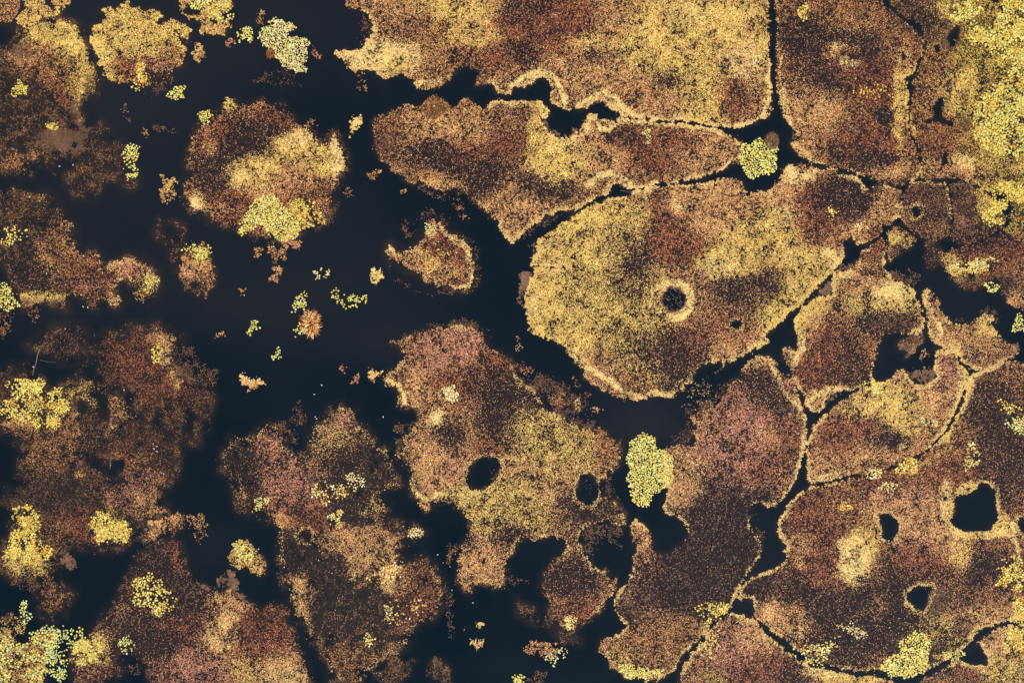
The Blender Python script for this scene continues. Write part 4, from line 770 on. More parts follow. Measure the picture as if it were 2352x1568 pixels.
raft('oval tan island with yellow pads on its upper end, in the left open water', 'PBM',
     '01: 1820 680, 1870 655, 1905 710, 1930 790, 1955 880, 1980 950, 1960 1050, 1930 1110, 1890 1160, 1800 1140, 1720 1090, 1660 1010, 1640 910, 1660 800, 1710 740, 1760 700', rough=3.2, shelf=[('W', '01: 1730 610, 1790 640, 1830 680, 1740 700'), ('W', '01: 1950 850, 2000 950, 1980 1080, 1920 1150, 1960 1000')], holes=['01: 1750 1040, 1800 1030, 1810 1090, 1770 1080'])
raft('ring of loose brown weed scraps beside the oval tan island', 'W',
     '01: 1400 500, 1450 440, 1560 450, 1660 470, 1700 530, 1680 620, 1700 720, 1640 800, 1590 900, 1560 800, 1540 700, 1440 640, 1390 580', holes=['01: 1460 520, 1560 480, 1640 520, 1640 580, 1580 620, 1500 590'], thin=True, rough=4, soft=8, dens=.7, shallow=(14, .5))
raft('heart-shaped pink mat inside a ring of sunken dark weed, left of the central mat', 'KPM',
     '11: 1575 470, 1640 450, 1690 480, 1730 550, 1800 590, 1900 640, 1970 710, 1980 800, 2000 900, 2000 1000, 1960 1060, 1880 1090, 1760 1050, 1650 1050, 1570 1010, 1480 930, 1390 900, 1330 830, 1220 825, 1205 750, 1220 680, 1260 700, 1300 740, 1400 740, 1490 680, 1540 610, 1555 540',
     rough=2.0, rim=.45, rim_w=12, shallow=(24, .6), shelf=[('W', '11: 1470 430, 1530 370, 1620 340, 1700 380, 1780 460, 1820 540, 1760 540, 1690 460, 1600 430, 1500 470, 1480 560, 1420 600'), ('W', '11: 1810 540, 1920 580, 2010 640, 2060 700, 2040 830, 2080 930, 2080 1000, 2030 1060, 1960 1130, 1850 1120, 1900 1090, 1990 1040, 2010 900, 1990 760, 1900 640'), ('R', '11: 1660 1060, 1780 1060, 1880 1090, 1960 1080, 1950 1130, 1850 1120, 1770 1150, 1660 1130'), ('W', '11: 1200 950, 1190 840, 1230 830, 1260 960, 1360 1030, 1480 1100, 1610 1140, 1460 1120, 1300 1030')])
raft('gold and tan mat beside the narrow channel near the bottom left, dark bay below', 'YPT',
     '03: 2100 420, 2140 350, 2220 270, 2270 250, 2345 350; 13: 60 410, 100 490, 85 580, 30 590; 03: 2300 510, 2200 510, 2120 480', rough=2.5, mott=.4)
raft('grey-brown weed mat at the bottom edge right of the tall dark mat', 'WR',
     '13: 1590 1400, 1640 1330, 1720 1350, 1770 1420, 1790 1490, 1830 1620, 1680 1620, 1620 1530, 1580 1470', thin=True, rough=3.4)
raft('scattered weed scraps along the bottom edge, left of the grey-brown weed mat', 'WR',
     '13: 1000 1620, 1080 1480, 1200 1440, 1230 1330, 1300 1310, 1340 1400, 1440 1350, 1480 1360, 1420 1420, 1370 1500, 1340 1620', thin=True, rough=5, dens=.8)
raft('loose strip of weed scraps below the speckled centre mat', 'W',
     '23: 10 440, 40 470, 130 500, 230 570, 280 620, 360 660, 360 700, 270 690, 210 610, 100 580, 20 540', thin=True, rough=4, soft=8, dens=.7, shallow=(14, .5))
raft('pale brown weed wisps in the dark inlet under the tattered left mat', 'WB',
     '03: 1290 150, 1380 80, 1560 20, 1690 0, 1680 160, 1600 200, 1500 190, 1420 260, 1300 280, 1240 240', thin=True, rough=4)
raft('olive and yellow weed mat carrying the lime lily jungle in the bottom left corner', 'YTT',
     '03: -60 1100, 60 1090, 120 1180, 180 1230, 240 1210, 300 1150, 400 1090, 450 1060, 540 1080, 560 1130, 520 1200, 460 1250, 440 1340, 440 1420, 400 1500, 420 1640, -60 1640', rough=4.5, thin=False, dens=.8)
# ---------------------------------------------------------------- the water
# one sheet to the horizon; hazy sky and cloud reflections are painted in by a point attribute
gx = np.concatenate([[-6000, -1500, -400], np.linspace(-177, 177, 400), [400, 1500, 6000]])
gy = np.concatenate([[-6000, -1500, -400], np.linspace(-122, 122, 276), [400, 1500, 6000]])
VX, VY = np.meshgrid(gx, gy)
nx_, ny_ = len(gx), len(gy)
ii, jj = np.meshgrid(np.arange(nx_ - 1), np.arange(ny_ - 1))
q0 = (jj * nx_ + ii).ravel()
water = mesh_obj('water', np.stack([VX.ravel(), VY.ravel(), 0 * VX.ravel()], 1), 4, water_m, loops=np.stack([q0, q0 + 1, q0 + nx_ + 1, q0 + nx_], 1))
SKY_HAZE = [(700, 620, 420, 260, .22), (300, 560, 300, 300, .12), (350, 60, 420, 200, .42), (700, 60, 240, 160, .30), (300, 260, 200, 130, .34), (1480, 970, 110, 70, .55), (560, 690, 260, 90, .22), (240, 430, 160, 80, .25),
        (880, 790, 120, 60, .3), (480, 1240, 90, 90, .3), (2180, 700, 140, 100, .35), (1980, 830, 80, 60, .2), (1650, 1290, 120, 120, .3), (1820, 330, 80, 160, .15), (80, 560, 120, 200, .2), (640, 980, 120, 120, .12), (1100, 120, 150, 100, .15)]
sky_haze = np.zeros(VX.size)
for (x, y, rx, ry, w) in SKY_HAZE:
    if rx: sky_haze += w * np.exp(-((VX.ravel() - float(wx(x))) / (rx * M_PER)) ** 2 - ((VY.ravel() - float(wy(y))) / (ry * M_PER)) ** 2)
at_ = water.data.attributes.new("sky_haze", 'FLOAT', 'POINT'); at_.data.foreach_set("value", sky_haze.astype(np.float32))
cxv = VX.ravel() / M_PER + PW / 2; cyv = PH / 2 - VY.ravel() / M_PER
inb = (cxv > -MARG + 2) & (cxv < PW + MARG - 4) & (cyv > -MARG + 2) & (cyv < PH + MARG - 4)
shv = np.zeros(VX.size)
hxi = ((cxv[inb] + MARG) / 2).astype(int); hyi = ((cyv[inb] + MARG) / 2).astype(int)
shv[inb] = SHAL[hyi, hxi] * np.clip(.75 + .35 * at(N_MID, cxv[inb], cyv[inb]), .1, 1.3)
at2 = water.data.attributes.new("shallow", 'FLOAT', 'POINT'); at2.data.foreach_set("value", np.clip(shv, 0, 1).astype(np.float32))
tag(water, None, None, None, 'structure')
# ---------------------------------------------------------------- tufts of weed
tuft('golden cauliflower-shaped weed tuft beside the heart-shaped mat', 'CY', 865, 635, 17, 17, .25, 1.2, outline='11: 1045 930, 1075 895, 1110 920, 1140 910, 1175 940, 1185 990, 1140 1020, 1095 1045, 1050 1015')
tuft('golden tuft shaped like a boot in the open water left of the long brown mat', 'CY', 819, 290, 16, 22, .5, 1.1, outline='10: 860 1120, 900 1080, 960 1055, 990 1110, 950 1160, 910 1200, 870 1260, 855 1200')
tuft('yellow-tan round tuft off the right shore of the ragged yellow mat', 'YP', 455, 115, 17, 20, .4, outline='00: 1840 385, 1880 420, 1895 490, 1850 530, 1820 555, 1770 530, 1750 490, 1790 450, 1800 400')
tuft('small reddish tuft between the yellow tan tuft and the little lily pair', 'KB', 532, 100, 10, 10, .4)
tuft('tan tuft with a tail, touching the left end of the pale lily island', 'PB', 597, 44, 9, 15, .6, .8)
tuft('tall green-topped brown tuft left of the round island', 'TYBP', 388, 434, 20, 36, .5, outline='01: 1470 40, 1500 20, 1540 60, 1600 40, 1650 100, 1590 150, 1600 200, 1630 240, 1570 270, 1540 300, 1500 290, 1470 210, 1500 140')
tuft('olive tuft riding on the upper rim of the round island', 'YT', 526, 240, 14, 18, .35)
tuft('brown tuft drifting in the dark bay below the ragged yellow mat', 'BR', 290, 256, 9, 20, .5, .6)
tuft('wide thin brown tuft in the dark bay, lower right of the ragged yellow mat', 'RW', 373, 296, 26, 9, .5, .7, .2)
tuft('short slanted brown tuft above the left lily chain', 'BP', 336, 306, 5, 12, .4, .8, -.5)
tuft('rust tuft just right of the round island, alone on black water', 'BK', 715, 283, 9, 9, .4, .9)
tuft('pinkish weed trailing below the pale lily apron of the round island', 'PK', 665, 550, 26, 20, .5, .9)
tuft('pale brown rag hanging under the lily apron of the round island', 'PB', 635, 580, 18, 22, .6, .7)
tuft('tan rag left of the trailing weed below the round island', 'PB', 594, 580, 9, 17, .4)
tuft('hooked tan tuft below the trailing weed of the round island', 'PK', 635, 625, 12, 17, .6, .9, .4)
tuft('brown rag right of the round island, pointing away from it', 'BR', 795, 440, 20, 8, .5, .7, .7)
tuft('star-like tan tuft under the pale tip of the huge top mat', 'PB', 831, 192, 12, 16, .6, .8)
tuft('small tan tuft in the channel left of the long brown mat', 'PB', 858, 400, 13, 8, .5, .8)
tuft('orange-tan tuft left of the heart-shaped mat, alone above it', 'PB', 927, 442, 7, 8, .4)
tuft('dark red tuft on the upper left outside the heart-shaped mat', 'MR', 930, 524, 10, 14, .5, .8)
tuft('crescent of brown weed between the heart-shaped mat and the long brown mat', 'RB', 1058, 478, 10, 26, .5, .8, -.5)
tuft('tan tuft in the left open water right of the oval tan island', 'PB', 553, 668, 9, 8, .5, .8)
tuft('round tan tuft above the tattered left mat, alone', 'PB', 502, 770, 11, 9, .4)
tuft('tan double tuft in the middle of the lower left open water', 'CP', 578, 878, 24, 15, .5, .9)
tuft('small pink tuft in the central open water, taller than wide', 'K', 788, 846, 5, 10, .4, .9)
tuft('round pink tuft in the central open water near the speckled mat', 'K', 818, 874, 9, 10, .35, 1.1)
tuft('cream tuft touching the upper left arm of the speckled centre mat', 'CP', 861, 860, 16, 14, .4, .95)
tuft('cream tuft with tiny pads, lowest of the three drifting in the bottom open water', 'CP', 1096, 1478, 13, 12, .45, .9)
tuft('small cream tuft, uppermost of the three drifting in the bottom open water', 'CP', 1100, 1434, 8, 7, .4, .9)
tuft('thin grey-brown tuft, leftmost of the three drifting in the bottom open water', 'BR', 1067, 1447, 5, 11, .4, .6)
tuft('tan tuft with yellow bits near the bottom edge, centre of the picture', 'PB', 1246, 1488, 36, 20, .35, .85)
tuft('faint brown rag at the bottom edge below the tan tuft', 'WR', 1236, 1558, 22, 14, .5, .9)
tuft('brown rag at the left edge below the horseshoe mat', 'BR', 8, 757, 16, 22, .5, .9)
tuft('thin brown rag at the left edge above the sparse brown mat', 'RW', 16, 722, 18, 14, .4, .9)
tuft('brown weed tuft beneath the yellow lily mound at the left edge', 'WB', 78, 718, 14, 18, .5, .9)
tuft('russet bush of fine weed on the dark water left of the central mat foot', 'BM', 1280, 922, 22, 17, .3, 1.0)
tuft('grey ragged weed branch beside the russet bush', 'CW', 1326, 930, 9, 18, .5, .55)
tuft('pink scrap in the channel right of the grey weed branch', 'PK', 1373, 942, 9, 7, .4)
tuft('reddish scrap between the russet bush and the central mat', 'BM', 1332, 888, 22, 6, .5, .7, .8)
tuft('brown rag left of the central mat foot, at the speckled mat shoulder', 'MB', 1200, 848, 18, 14, .5, .7)
tuft('pale grey rag just above the speckled mat shoulder', 'BC', 1190, 788, 8, 12, .5, .6)
tuft('tan scatter of twigs in the lower left inlet', 'PB', 456, 1208, 26, 26, .5, .35)
tuft('brown rag at the left edge above the lower left lily jungle', 'RT', 24, 1432, 34, 26, .4, .8)
tuft('thin brown weed tongue left of the lower left brown column', 'W', 55, 1340, 28, 14, .5, .8)
tuft('brown rag in the bottom left bay under the lily jungle', 'RW', 192, 1560, 22, 12, .4)
tuft('tan rag below the dark pool of the speckled centre mat', 'RW', 1160, 1336, 40, 16, .5, .6)
tuft('brown rags along the channel right of the tall dark mat', 'RB', 1038, 1270, 10, 34, .5, .7, .3)
tuft('olive rag at the right shore of the tall dark mat', 'TR', 868, 1164, 16, 22, .4, .7)
tuft('scattered brown rags right of the foot of the tall dark mat', 'WR', 1030, 1400, 12, 44, .5, .6, -.2)
tuft('brown weed fringe patch left of the long brown mat', 'MW', 886, 325, 22, 50, .35, .9)
tuft('dim brown weed under the pale lily island', 'W', 640, 180, 40, 26, .5, .5)
tuft('reddish wisps at the right end of the pale lily island', 'MK', 726, 118, 9, 16, .5, .7, -.5)
tuft('olive weed shadowing the channel under the central mat foot', 'TW', 1610, 920, 40, 34, .4, .25)
tuft('tiny weed wall between the two coves right of the wedged brown mat', 'PB', 2124, 812, 16, 6, .5, .7, -.4)
# ---------------------------------------------------------------- water lilies
lily('dense pale lily apron on the lower shore of the round island', 'yg', n=1100, R=.31, outline='O: 556 500, 575 470, 590 456, 615 452, 640 458, 660 475, 672 500, 688 520, 686 540, 668 552, 640 552, 618 538, 600 520, 575 528, 556 542, 548 532', clump=.25)
lily('loose golden lily pads right of the pale lily apron', 'yo', 712, 500, 26, 14, 90, .27, clump=.9)
lily('golden lily pads on the lower right rim of the round island, above the loose ones', 'yo', 690, 470, 24, 16, 70, .25)
lily('upright lime lily island in the lower centre, left of the tower-shaped mat', 'gy', n=2600, R=.31, outline='22: 1170 850, 1230 850, 1290 880, 1320 940, 1330 1000, 1400 1010, 1460 1040, 1480 1100, 1480 1200, 1470 1280, 1400 1350, 1330 1370, 1290 1430, 1260 1480, 1200 1520, 1150 1500, 1100 1440, 1090 1370, 1060 1290, 1075 1200, 1060 1130, 1060 1040, 1085 950, 1130 900', clump=.12)
lily('square lime lily island where four channels meet', 'yg', n=900, R=.30, outline='O: 1704 335, 1722 330, 1738 318, 1755 322, 1775 330, 1784 345, 1782 372, 1778 396, 1750 402, 1722 406, 1708 396, 1702 368', clump=.15)
lily('pale lily island of long shape in the upper water, between two dark bays', 'gcc', n=1500, R=.26, outline='10: 30 330, 70 260, 120 210, 170 180, 230 190, 290 230, 340 230, 350 260, 290 300, 300 340, 380 330, 420 360, 450 350, 500 400, 480 440, 470 520, 450 600, 460 680, 370 660, 300 640, 240 600, 200 540, 160 500, 60 430', clump=.35)
lily('yellow-green lily patch in the lower right, beside the corner mat', 'gy', n=900, R=.31, outline='33: 770 625, 830 640, 860 680, 840 740, 840 790, 800 850, 740 868, 650 860, 600 810, 620 770, 680 740, 700 680', clump=.3)
lily('yellow lily border at the foot of the tower-shaped mat', 'yg', n=420, R=.28, outline='23: 560 805, 640 800, 700 820, 790 830, 770 865, 700 870, 620 868, 575 845', clump=.3)
lily('lily cluster on the right shore of the tower-shaped mat', 'yo', 1635, 1405, 26, 24, 210, .28, clump=.7)
lily('bright lily field of the upper right corner mat, along the right edge', 'ygo', n=4200, R=.30, outline='30: 2140 -60, 2450 -60, 2450 1400, 2250 1450, 2000 1380, 1900 1250, 1880 1080, 1960 900, 2050 800, 2200 700, 2250 560, 2050 480, 1950 420, 1950 340, 2050 260, 2100 150, 2170 130', clump=.5)
lily('lily pads in the upper right, left of the dark sedge spot', 'gy', 2215, 22, 36, 16, 170, .28, clump=.6)
lily('golden lily arm reaching left of the bright corner lily field', 'yo', 2245, 80, 26, 22, 170, .28, clump=.6)
lily('golden lily pads on the lower end of the bright corner mat', 'yo', 2320, 450, 50, 30, 260, .27, clump=.6)
lily('orange lily pads along the right side of the oval brown mat', 'yo', 2285, 490, 22, 30, 120, .26, clump=.7)
lily('row of lily pads on the yellow tongue near the right edge', 'yc', 2240, 610, 46, 12, 110, .27, clump=.8)
lily('loose lily pads in the dark water under the yellow tongue', 'g', 2278, 660, 14, 9, 34, .27)
lily('loose lily pads near the right edge, beside the horn-shaped mat', 'g', 2340, 742, 14, 18, 44, .27)
lily('lily pads at the right edge on the vast brown mat, beside the lens-shaped mat', 'gc', 2342, 975, 20, 22, 110, .28)
lily('orange lily pads near the right edge above the cream-ringed pond', 'oy', 2318, 935, 22, 14, 36, .27)
lily('lily pads on the hairline channel under the lens-shaped mat', 'yo', 2085, 1070, 26, 14, 60, .28, clump=.8)
lily('lily pads under the left part of the lens-shaped mat', 'yc', 2005, 1086, 22, 9, 40, .26)
lily('ring of lily pads on the vast brown mat, under the lens-shaped mat', 'cy', 2042, 1117, 13, 11, 34, .24)
lily('lily pads scattered left of the cream-ringed pond', 'yc', 2232, 1050, 16, 26, 60, .25)
lily('orange pads on the upper left of the vast brown mat', 'o', 1940, 1163, 13, 8, 26, .28)
lily('golden lily pads at the right edge below the cream-ringed pond', 'yo', 2325, 1320, 38, 30, 170, .28, clump=.7)
lily('golden lily pads at the right edge above the corner mat', 'yo', 2342, 1405, 22, 26, 120, .28, clump=.7)
lily('golden lily pads of the lower right corner', 'yo', 2340, 1470, 24, 34, 170, .28, clump=.7)
lily('scattered cream lily pads left of the yellow-green lower right patch', 'cy', 1870, 1500, 46, 18, 120, .25, clump=.9)
lily('cream pads low on the vast brown mat, above the cream rim', 'c', 1950, 1450, 26, 18, 70, .22, clump=.8)
lily('pads trailing up the thin channel right of the yellow-green patch', 'yg', 2190, 1502, 18, 8, 50, .26)
lily('tiny pair of lime and gold lily clusters left of the pale lily island', 'gy', 564, 80, 13, 20, 70, .26, clump=.6)
lily('gold lily chain down the lower right of the ragged yellow mat', 'yo', 323, 178, 12, 26, 110, .28, clump=.6)
lily('lily cluster with weed off the lower right of the ragged yellow mat', 'yg', 408, 214, 17, 15, 50, .28)
lily('yellow pads on the brown upper left mat, near the left edge', 'y', 46, 206, 14, 15, 70, .26)
lily('yellow lily cluster touching the upper left shore of the round island', 'yg', 473, 268, 16, 13, 90, .28, clump=.4)
lily('drooping lily chain at the lower right end of the brown upper left mat', 'gy', 300, 368, 16, 36, 110, .28, clump=.8)
lily('few pads on the lower middle of the brown upper left mat', 'yo', 123, 288, 12, 10, 24, .25)
lily('yellow lily pads on the top edge mat with the water hole', 'yg', 495, 18, 38, 26, 210, .30, clump=.6)
lily('lily pads in a ring on the brown horseshoe mat, at the left edge', 'y', 30, 538, 24, 22, 46, .28)
lily('yellow lily mound at the left edge under the horseshoe mat', 'yg', n=420, R=.29, outline='01: -60 1000, 40 1020, 80 1070, 130 1130, 160 1200, 190 1240, 140 1270, 80 1285, 0 1250, -60 1240', clump=.3)
lily('lily pads on the hook of the horseshoe mat', 'gy', 345, 650, 14, 22, 50, .22)
lily('lily pads on the upper end of the oval tan island', 'yg', 455, 578, 24, 18, 90, .27, clump=.7)
lily('small cream lily group in the central open water, above the sedge tussock', 'c', 738, 629, 11, 9, 30, .27)
lily('sparse lily pads in the central open water, right of the sedge tussock', 'y', 778, 686, 14, 20, 24, .26)
lily('lily pads caught in a brown rag, right of the sparse pads in the central water', 'yg', 818, 690, 18, 14, 40, .25)
lily('cream lily cluster on the upper left of the sedge tussock', 'cg', 688, 702, 13, 15, 50, .28)
lily('loose pads on the lower left of the sedge tussock', 'gy', 688, 757, 13, 16, 26, .26)
lily('four lily pads above the sedge tussock', 'y', 701, 671, 5, 5, 6, .26)
lily('little lime lily group in the central water below the sedge tussock', 'g', 635, 815, 9, 10, 18, .25)
lily('lily pads left of the sedge tussock, in open water', 'g', 582, 750, 10, 14, 26, .26)
lily('wide field of separate yellow pads at the left edge of the tattered mat', 'yo', 52, 920, 56, 40, 300, .27, clump=.6)
lily('dense lime edge of the left lily field', 'gy', 72, 884, 30, 20, 120, .27, clump=.4)
lily('golden pads right of the left lily field', 'yo', 132, 935, 24, 40, 200, .26, clump=.6)
lily('golden pads on the left rim of the ragged upper pond', 'yo', 98, 970, 24, 14, 80, .26, clump=.6)
lily('yellow lily pads on the upper arm of the tattered left mat', 'yo', 360, 812, 10, 24, 40, .27)
lily('yellow lily mound on the lower shore of the tattered left mat', 'yo', 250, 1215, 40, 34, 330, .29, clump=.5)
lily('yellow lily mound at the lower left end of the tattered left mat', 'yo', 62, 1255, 42, 36, 380, .28, clump=.6)
lily('orange and yellow pads at the upper left of that lower shore, beside the black bay', 'oy', 62, 1190, 30, 26, 130, .27, clump=.7)
lily('bright yellow lily square on the mauve lower left mat', 'y', 350, 1365, 40, 40, 260, .30, clump=.9)
lily('lime lily jungle in the bottom left corner', 'gby', n=900, R=.30, outline='03: -60 1080, 60 1090, 120 1200, 230 1200, 290 1120, 400 1060, 440 1010, 540 1050, 570 1110, 540 1180, 460 1230, 440 1330, 440 1420, 400 1500, 420 1640, -60 1640', clump=.5)
lily('scattered lime pads right of the bottom left jungle', 'gb', 132, 1500, 26, 50, 210, .28, clump=.8)
lily('yellow lily bank between the jungle and the mauve mat', 'yg', 195, 1488, 32, 32, 200, .28, clump=.8)
lily('lime lily group in the bay above the bottom left jungle', 'gb', 60, 1408, 11, 20, 40, .28, clump=.7)
lily('small lime lily group on the left shore of the mauve mat', 'gb', 290, 1482, 16, 14, 50, .28, clump=.7)
lily('pads on the gold and tan mat by the narrow channel', 'yg', 560, 1268, 18, 22, 90, .27)
lily('orange and cream pads on the tall dark mat, upper middle', 'oc', 752, 1132, 36, 24, 90, .26, clump=.8)
lily('small cream pads on the tall dark mat, right of its middle', 'c', 815, 1105, 20, 16, 60, .22)
lily('lily pads on the tall dark mat above its pond', 'cy', 770, 1190, 18, 12, 60, .26)
lily('lily pads on the left shoulder of the tall dark mat', 'yc', 597, 1155, 14, 14, 50, .24)
lily('scattered gold pads on the right half of the tall dark mat', 'oc', 880, 1316, 46, 26, 70, .26, clump=.8)
lily('orange pads on the lower right of the tall dark mat', 'oc', 925, 1400, 40, 26, 80, .22, clump=.8)
lily('few pads on the dark lower half of the tall dark mat', 'cy', 845, 1466, 14, 12, 22, .25)
lily('cream lily pads at the right horn of the tall dark mat', 'c', 952, 1224, 15, 9, 46, .25)
lily('pads on the foot of the loose lobe under the speckled mat', 'yc', 1310, 1428, 14, 14, 50, .25)
lily('pads beside the tan tuft at the bottom edge', 'cb', 1278, 1508, 20, 18, 46, .22)
lily('small lime lily group at the bottom edge in the dark water', 'yg', 1188, 1556, 10, 10, 32, .28)
lily('cream lily cushion with a dark eye on the speckled centre mat', 'c', 1036, 906, 17, 16, 190, .28, clump=.2)
lily('few white-gold pads on the dark lobe of the central mat', 'cy', 1913, 487, 14, 9, 18, .24)
lily('few white-gold pads at the lower end of that dark lobe', 'c', 1979, 522, 12, 9, 18, .24)
lily('golden lily pads on the brown mat right of the straight channel, upper left', 'yo', 1844, 28, 10, 14, 40, .26)
lily('orange pads on the brown mat right of the straight channel, near its middle', 'o', 1995, 205, 36, 22, 50, .22, clump=.8)
lily('gold pads on the left shore of the lens-shaped island', 'yg', 2005, 892, 18, 10, 60, .26, clump=.8)
lily('pads on the pink right side of the lens-shaped island', 'c', 2130, 972, 18, 10, 24, .22)
lily('pads on the long brown mat near its right end', 'cy', 1486, 308, 7, 16, 30, .22)
lily('gold specks of pads on the heart-shaped mat', 'yo', 1000, 592, 36, 30, 60, .22, clump=.9)
lily('lime pads on the upper corner of the heart-shaped mat', 'cg', 988, 528, 10, 16, 40, .22)
lily('pads on the upper right tip of the huge top mat', 'cy', 1738, 138, 12, 10, 24, .24)
lily('cream pads at the upper right of the wedged corner, beside the channel at the bottom', 'yc', 1630, 1490, 22, 40, 60, .24, clump=.9)

# ---------------------------------------------------------------- sedge tussocks
straw_m, nt, bs = new_mat("dry_straw")
a = nt.nodes.new("ShaderNodeAttribute"); a.attribute_name = "tint"
nt.links.new(a.outputs["Color"], bs.inputs["Base Color"]); bs.inputs["Roughness"].default_value = .7
def tussock(label, px, py, rx, ry, n, h, blade, cols, dia=False):
    root = thing('sedge_tussock', px, py, label, 'sedge tussock', 'sedge tussocks')
    X, Y = float(wx(px)), float(wy(py))
    # lumpy root dome
    K, Rr = 28, 6
    vs, fs = [], []
    for i in range(Rr + 1):
        f = i / Rr
        for k in range(K):
            t = 2 * math.pi * k / K
            sh = .85 / (abs(math.cos(t)) + abs(math.sin(t))) * 1.2 if dia else 1.0
            r = .72 * f * sh * (1 + .10 * math.sin(5 * t + px) + .07 * math.sin(9 * t))
            vs.append((X + rx * M_PER * r * math.cos(t), Y + ry * M_PER * r * math.sin(t), .02 + h * .4 * (1 - f * f) * (1 + .2 * math.sin(7 * t + 3 * f))))
    for i in range(Rr):
        for k in range(K):
            fs += [i * K + k, (i + 1) * K + k, (i + 1) * K + (k + 1) % K, i * K + (k + 1) % K]
    mesh_obj('root_clump', vs, 4, root_m, root, None, True, fs)
    th = rng.random(n) * 6.283; rr = np.sqrt(rng.random(n))
    if dia: rr = rr / (np.abs(np.cos(th)) + np.abs(np.sin(th))) * 1.15
    bx = X + rx * M_PER * rr * np.cos(th); by = Y + ry * M_PER * rr * np.sin(th)
    an = th + rng.normal(0, .9, n); L = blade * (.5 + rng.random(n)); lean = .35 + .9 * rng.random(n)
    z0 = .05 + h * .4 * (1 - np.minimum(rr, 1) ** 2)
    V = np.zeros((n, 2, 4, 3), np.float32)
    wd = (.055 + .05 * rng.random(n)) * (1.0 if dia else 1.3)
    def pt(s):
        reach = L * s * np.sin(lean); z = z0 + L * (s * np.cos(lean) - .55 * s * s)
        return bx + reach * np.cos(an), by + reach * np.sin(an), np.maximum(z, .03)
    P = [pt(0), pt(.55), pt(1.0)]
    ww = [wd, wd * .8, wd * .25]
    for sgm in range(2):
        for c, (q, sd) in enumerate(((0, 1), (0, -1), (1, -1), (1, 1))):
            p = P[sgm + q]; w = ww[sgm + q]
            V[:, sgm, c, 0] = p[0] - sd * w * np.sin(an); V[:, sgm, c, 1] = p[1] + sd * w * np.cos(an); V[:, sgm, c, 2] = p[2]
    ct = lin(cols)[rng.integers(0, len(cols), n)] * np.exp(rng.normal(0, .35, (n, 1))) * ALB
    mesh_obj('straw', V.reshape(-1, 3), 4, straw_m, root, np.repeat(np.clip(ct, .004, .9), 2, axis=0))
    return root
tussock('dry sedge tussock of tangled straw standing alone in the central open water', 714, 742, 16, 25, 420, .9, 2.0, [(230, 146, 60), (196, 112, 40), (246, 192, 110), (150, 80, 30), (250, 220, 150)])
tussock('brown diamond-shaped sedge tussock on the upper shore of the long brown mat', 998, 247, 31, 24, 1500, .8, 1.0, [(136, 86, 30), (96, 58, 24), (176, 116, 48), (70, 44, 22), (206, 150, 80)], True)
tussock('brown sedge tuft on the upper corner of the square lime lily island', 1772, 324, 14, 18, 500, .6, .9, [(120, 84, 46), (96, 66, 38), (146, 106, 62)])
tussock('orange-brown sedge tuft at the left foot of the pale lily island', 622, 123, 9, 8, 180, .5, .8, [(130, 78, 34), (170, 96, 40), (104, 62, 34)])

# ---------------------------------------------------------------- fallen branches
def branch(label, pts, r0, r1, twigs=()):
    root = thing('fallen_branch', *pts[0], label, 'branch', 'fallen branches')
    def tube(ps, ra, rb, name):
        ps = [np.array((float(wx(a)), float(wy(b)), .16)) for a, b in ps]
        # finer, slightly crooked
        q = []
        for a, b in zip(ps[:-1], ps[1:]):
            for s in np.linspace(0, 1, 5)[:-1]: q.append(a * (1 - s) + b * s + np.array((rng.normal(0, .05), rng.normal(0, .05), rng.normal(0, .02))))
        q.append(ps[-1]); q = np.array(q); n = len(q); vs = []; fs = []
        for i in range(n):
            t = q[min(i + 1, n - 1)] - q[max(i - 1, 0)]; t = t / (np.linalg.norm(t) + 1e-9)
            u = np.cross(t, (0, 0, 1)); u /= np.linalg.norm(u) + 1e-9; w = np.cross(u, t)
            r = ra + (rb - ra) * i / (n - 1)
            for k in range(7):
                al = 2 * math.pi * k / 7
                vs.append(q[i] + r * (math.cos(al) * u + math.sin(al) * w))
        for i in range(n - 1):
            for k in range(7): fs += [i * 7 + k, i * 7 + (k + 1) % 7, (i + 1) * 7 + (k + 1) % 7, (i + 1) * 7 + k]
        mesh_obj(name, vs, 4, wood_m, root, None, True, fs)
    tube(pts, r0, r1, 'limb')
    for tw in twigs: tube(tw, r1 * .9, r1 * .4, 'twig')
branch('long thin dead branch with a bird on it, above the left lily field', [(91, 800), (83, 832), (75, 862)], .22, .10, [[(92, 827), (112, 830), (130, 832)]])
branch('dead branch lying across the lower ragged pond in the left mat', [(254, 1046), (254, 1062), (253, 1078)], .16, .08)
branch('thin dead branch reaching into the scalloped bay of the huge top mat', [(1105, 166), (1098, 180), (1090, 198)], .12, .06, [[(1100, 176), (1094, 178)]])
branch('short grey log on the bare dark middle of the tower-shaped mat', [(1637, 1251), (1633, 1264)], .34, .28)
branch('thin twig in the short channel above the central mat', [(1424, 437), (1440, 440), (1452, 444)], .10, .05)
branch('dark log lying in the pool of the upper right corner mat', [(2189, 91), (2203, 98)], .20, .12)

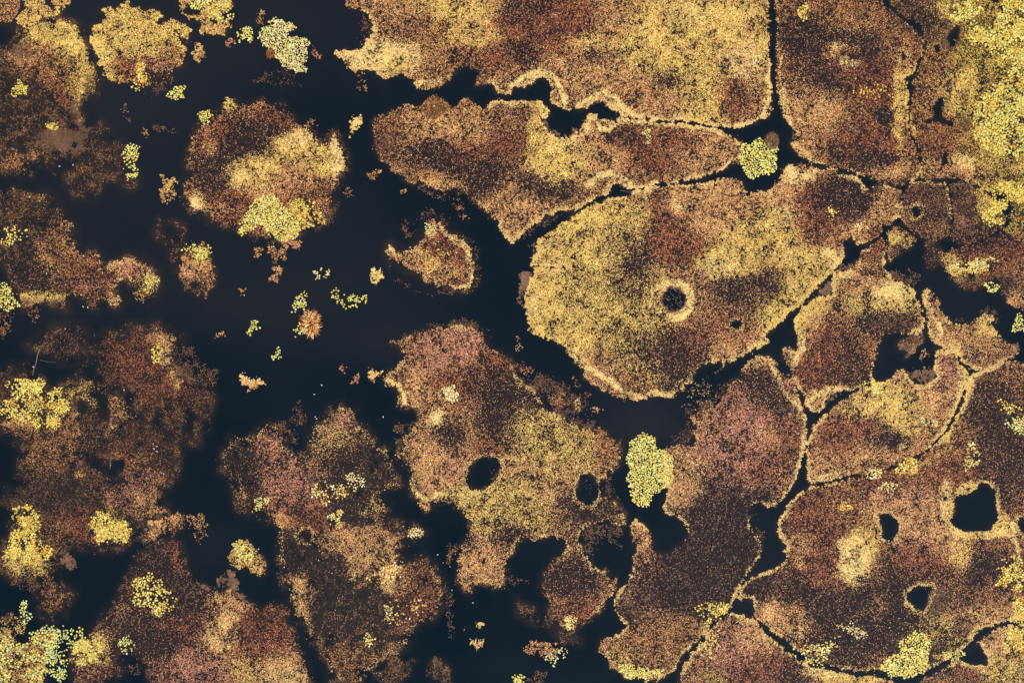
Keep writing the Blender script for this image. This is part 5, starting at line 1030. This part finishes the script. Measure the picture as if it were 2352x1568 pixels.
# ---------------------------------------------------------------- small white water birds
def bird_mesh():
    import bmesh
    prof = [(-.34, 0.02, .10), (-.27, .07, .11), (-.14, .13, .12), (.02, .15, .13), (.15, .11, .15), (.22, .06, .22), (.25, .05, .30), (.29, .055, .35), (.34, .04, .36), (.37, .018, .355)]
    vs = []; K = 10
    for (x, r, z) in prof:
        for k in range(K):
            t = 2 * math.pi * k / K
            vs.append((x, r * math.cos(t), z + r * .8 * math.sin(t)))
    fs = []
    for i in range(len(prof) - 1):
        for k in range(K): fs += [i * K + k, i * K + (k + 1) % K, (i + 1) * K + (k + 1) % K, (i + 1) * K + k]
    return vs, fs
bv, bf = bird_mesh(); bv = [(.85 * a, .85 * b, .85 * c) for a, b, c in bv]
def beak(root):
    b = [(.306, -.013, .297), (.306, .013, .297), (.306, 0, .319), (.374, 0, .293)]
    return mesh_obj('beak', np.array(b)[[0, 1, 2, 1, 0, 3, 2, 1, 3, 0, 2, 3]] + np.array((root.location.x, root.location.y, 0)), 3, beak_m, root)
BIRDS = [(732, 1286, 'white bird on the dark upper half of the tall dark mat'), (808, 1328, 'white bird on the tall dark mat, below its middle'), (1005, 1273, 'white bird swimming in the channel right of the tall dark mat, uppermost there'),
         (1086, 1383, 'white bird swimming in the bottom open water below the speckled mat'), (1038, 1354, 'pale brown bird swimming between the tall dark mat and the speckled mat'), (594, 1260, 'white bird in the narrow channel left of the tall dark mat'),
         (191, 704, 'left bird of the white pair under the horseshoe mat'), (202, 706, 'right bird of the white pair under the horseshoe mat'), (161, 530, 'white bird on the right shoulder of the horseshoe mat'), (62, 543, 'white bird beside the pad ring on the horseshoe mat'),
         (192, 588, 'white bird on the waist of the horseshoe mat'), (150, 755, 'white bird on top of the thin sparse brown mat'), (77, 842, 'white bird sitting on the long thin dead branch'), (254, 1067, 'white bird sitting on the branch in the lower ragged pond'),
         (356, 1082, 'white bird on the lower right of the tattered left mat, upper of two'), (376, 1087, 'white bird on the lower right of the tattered left mat, lower of two'), (352, 1019, 'leftmost white bird of the four on the brown shelf of the tattered mat'), (361, 1024, 'second white bird of the four on the brown shelf of the tattered mat'),
         (354, 1030, 'lowest white bird of the four on the brown shelf of the tattered mat'), (361, 1036, 'rightmost white bird of the four on the brown shelf of the tattered mat'), (204, 919, 'white bird on the rim of the ragged upper pond'), (285, 895, 'white bird at the crack across the tattered left mat'),
         (722, 905, 'larger white bird alone on the central open water'), (739, 884, 'small cream bird on the central open water above the larger one'), (724, 957, 'upper bird of the white pair on the upper tall dark mat'), (727, 961, 'lower bird of the white pair on the upper tall dark mat'),
         (942, 568, 'white bird in the hollow of the heart-shaped mat'), (1728, 812, 'white bird in the channel at the foot of the central mat'), (137, 382, 'white bird in the black water below the brown upper left mat, left one'), (168, 379, 'white bird in the black water below the brown upper left mat, right one'),
         (880, 957, 'white bird swimming between the two lower centre mats')]
first = None
for k, (px, py, lab) in enumerate(BIRDS):
    if first is None:
        first = thing('water_bird', px, py, lab, 'bird', 'small white water birds')
        first.rotation_euler.z = rng.random() * 6.28
        o = mesh_obj('body', np.array(bv) + np.array((first.location.x, first.location.y, 0)), 4, bird_m, first, None, True, bf)
        beak(first)
        kids = list(first.children)
    else:
        r = first.copy(); C.objects.link(r)
        r.location = (float(wx(px)), float(wy(py)), 0.02); r.rotation_euler.z = rng.random() * 6.28
        r['label'] = lab
        for ch in kids:
            c = ch.copy(); C.objects.link(c); c.parent = r
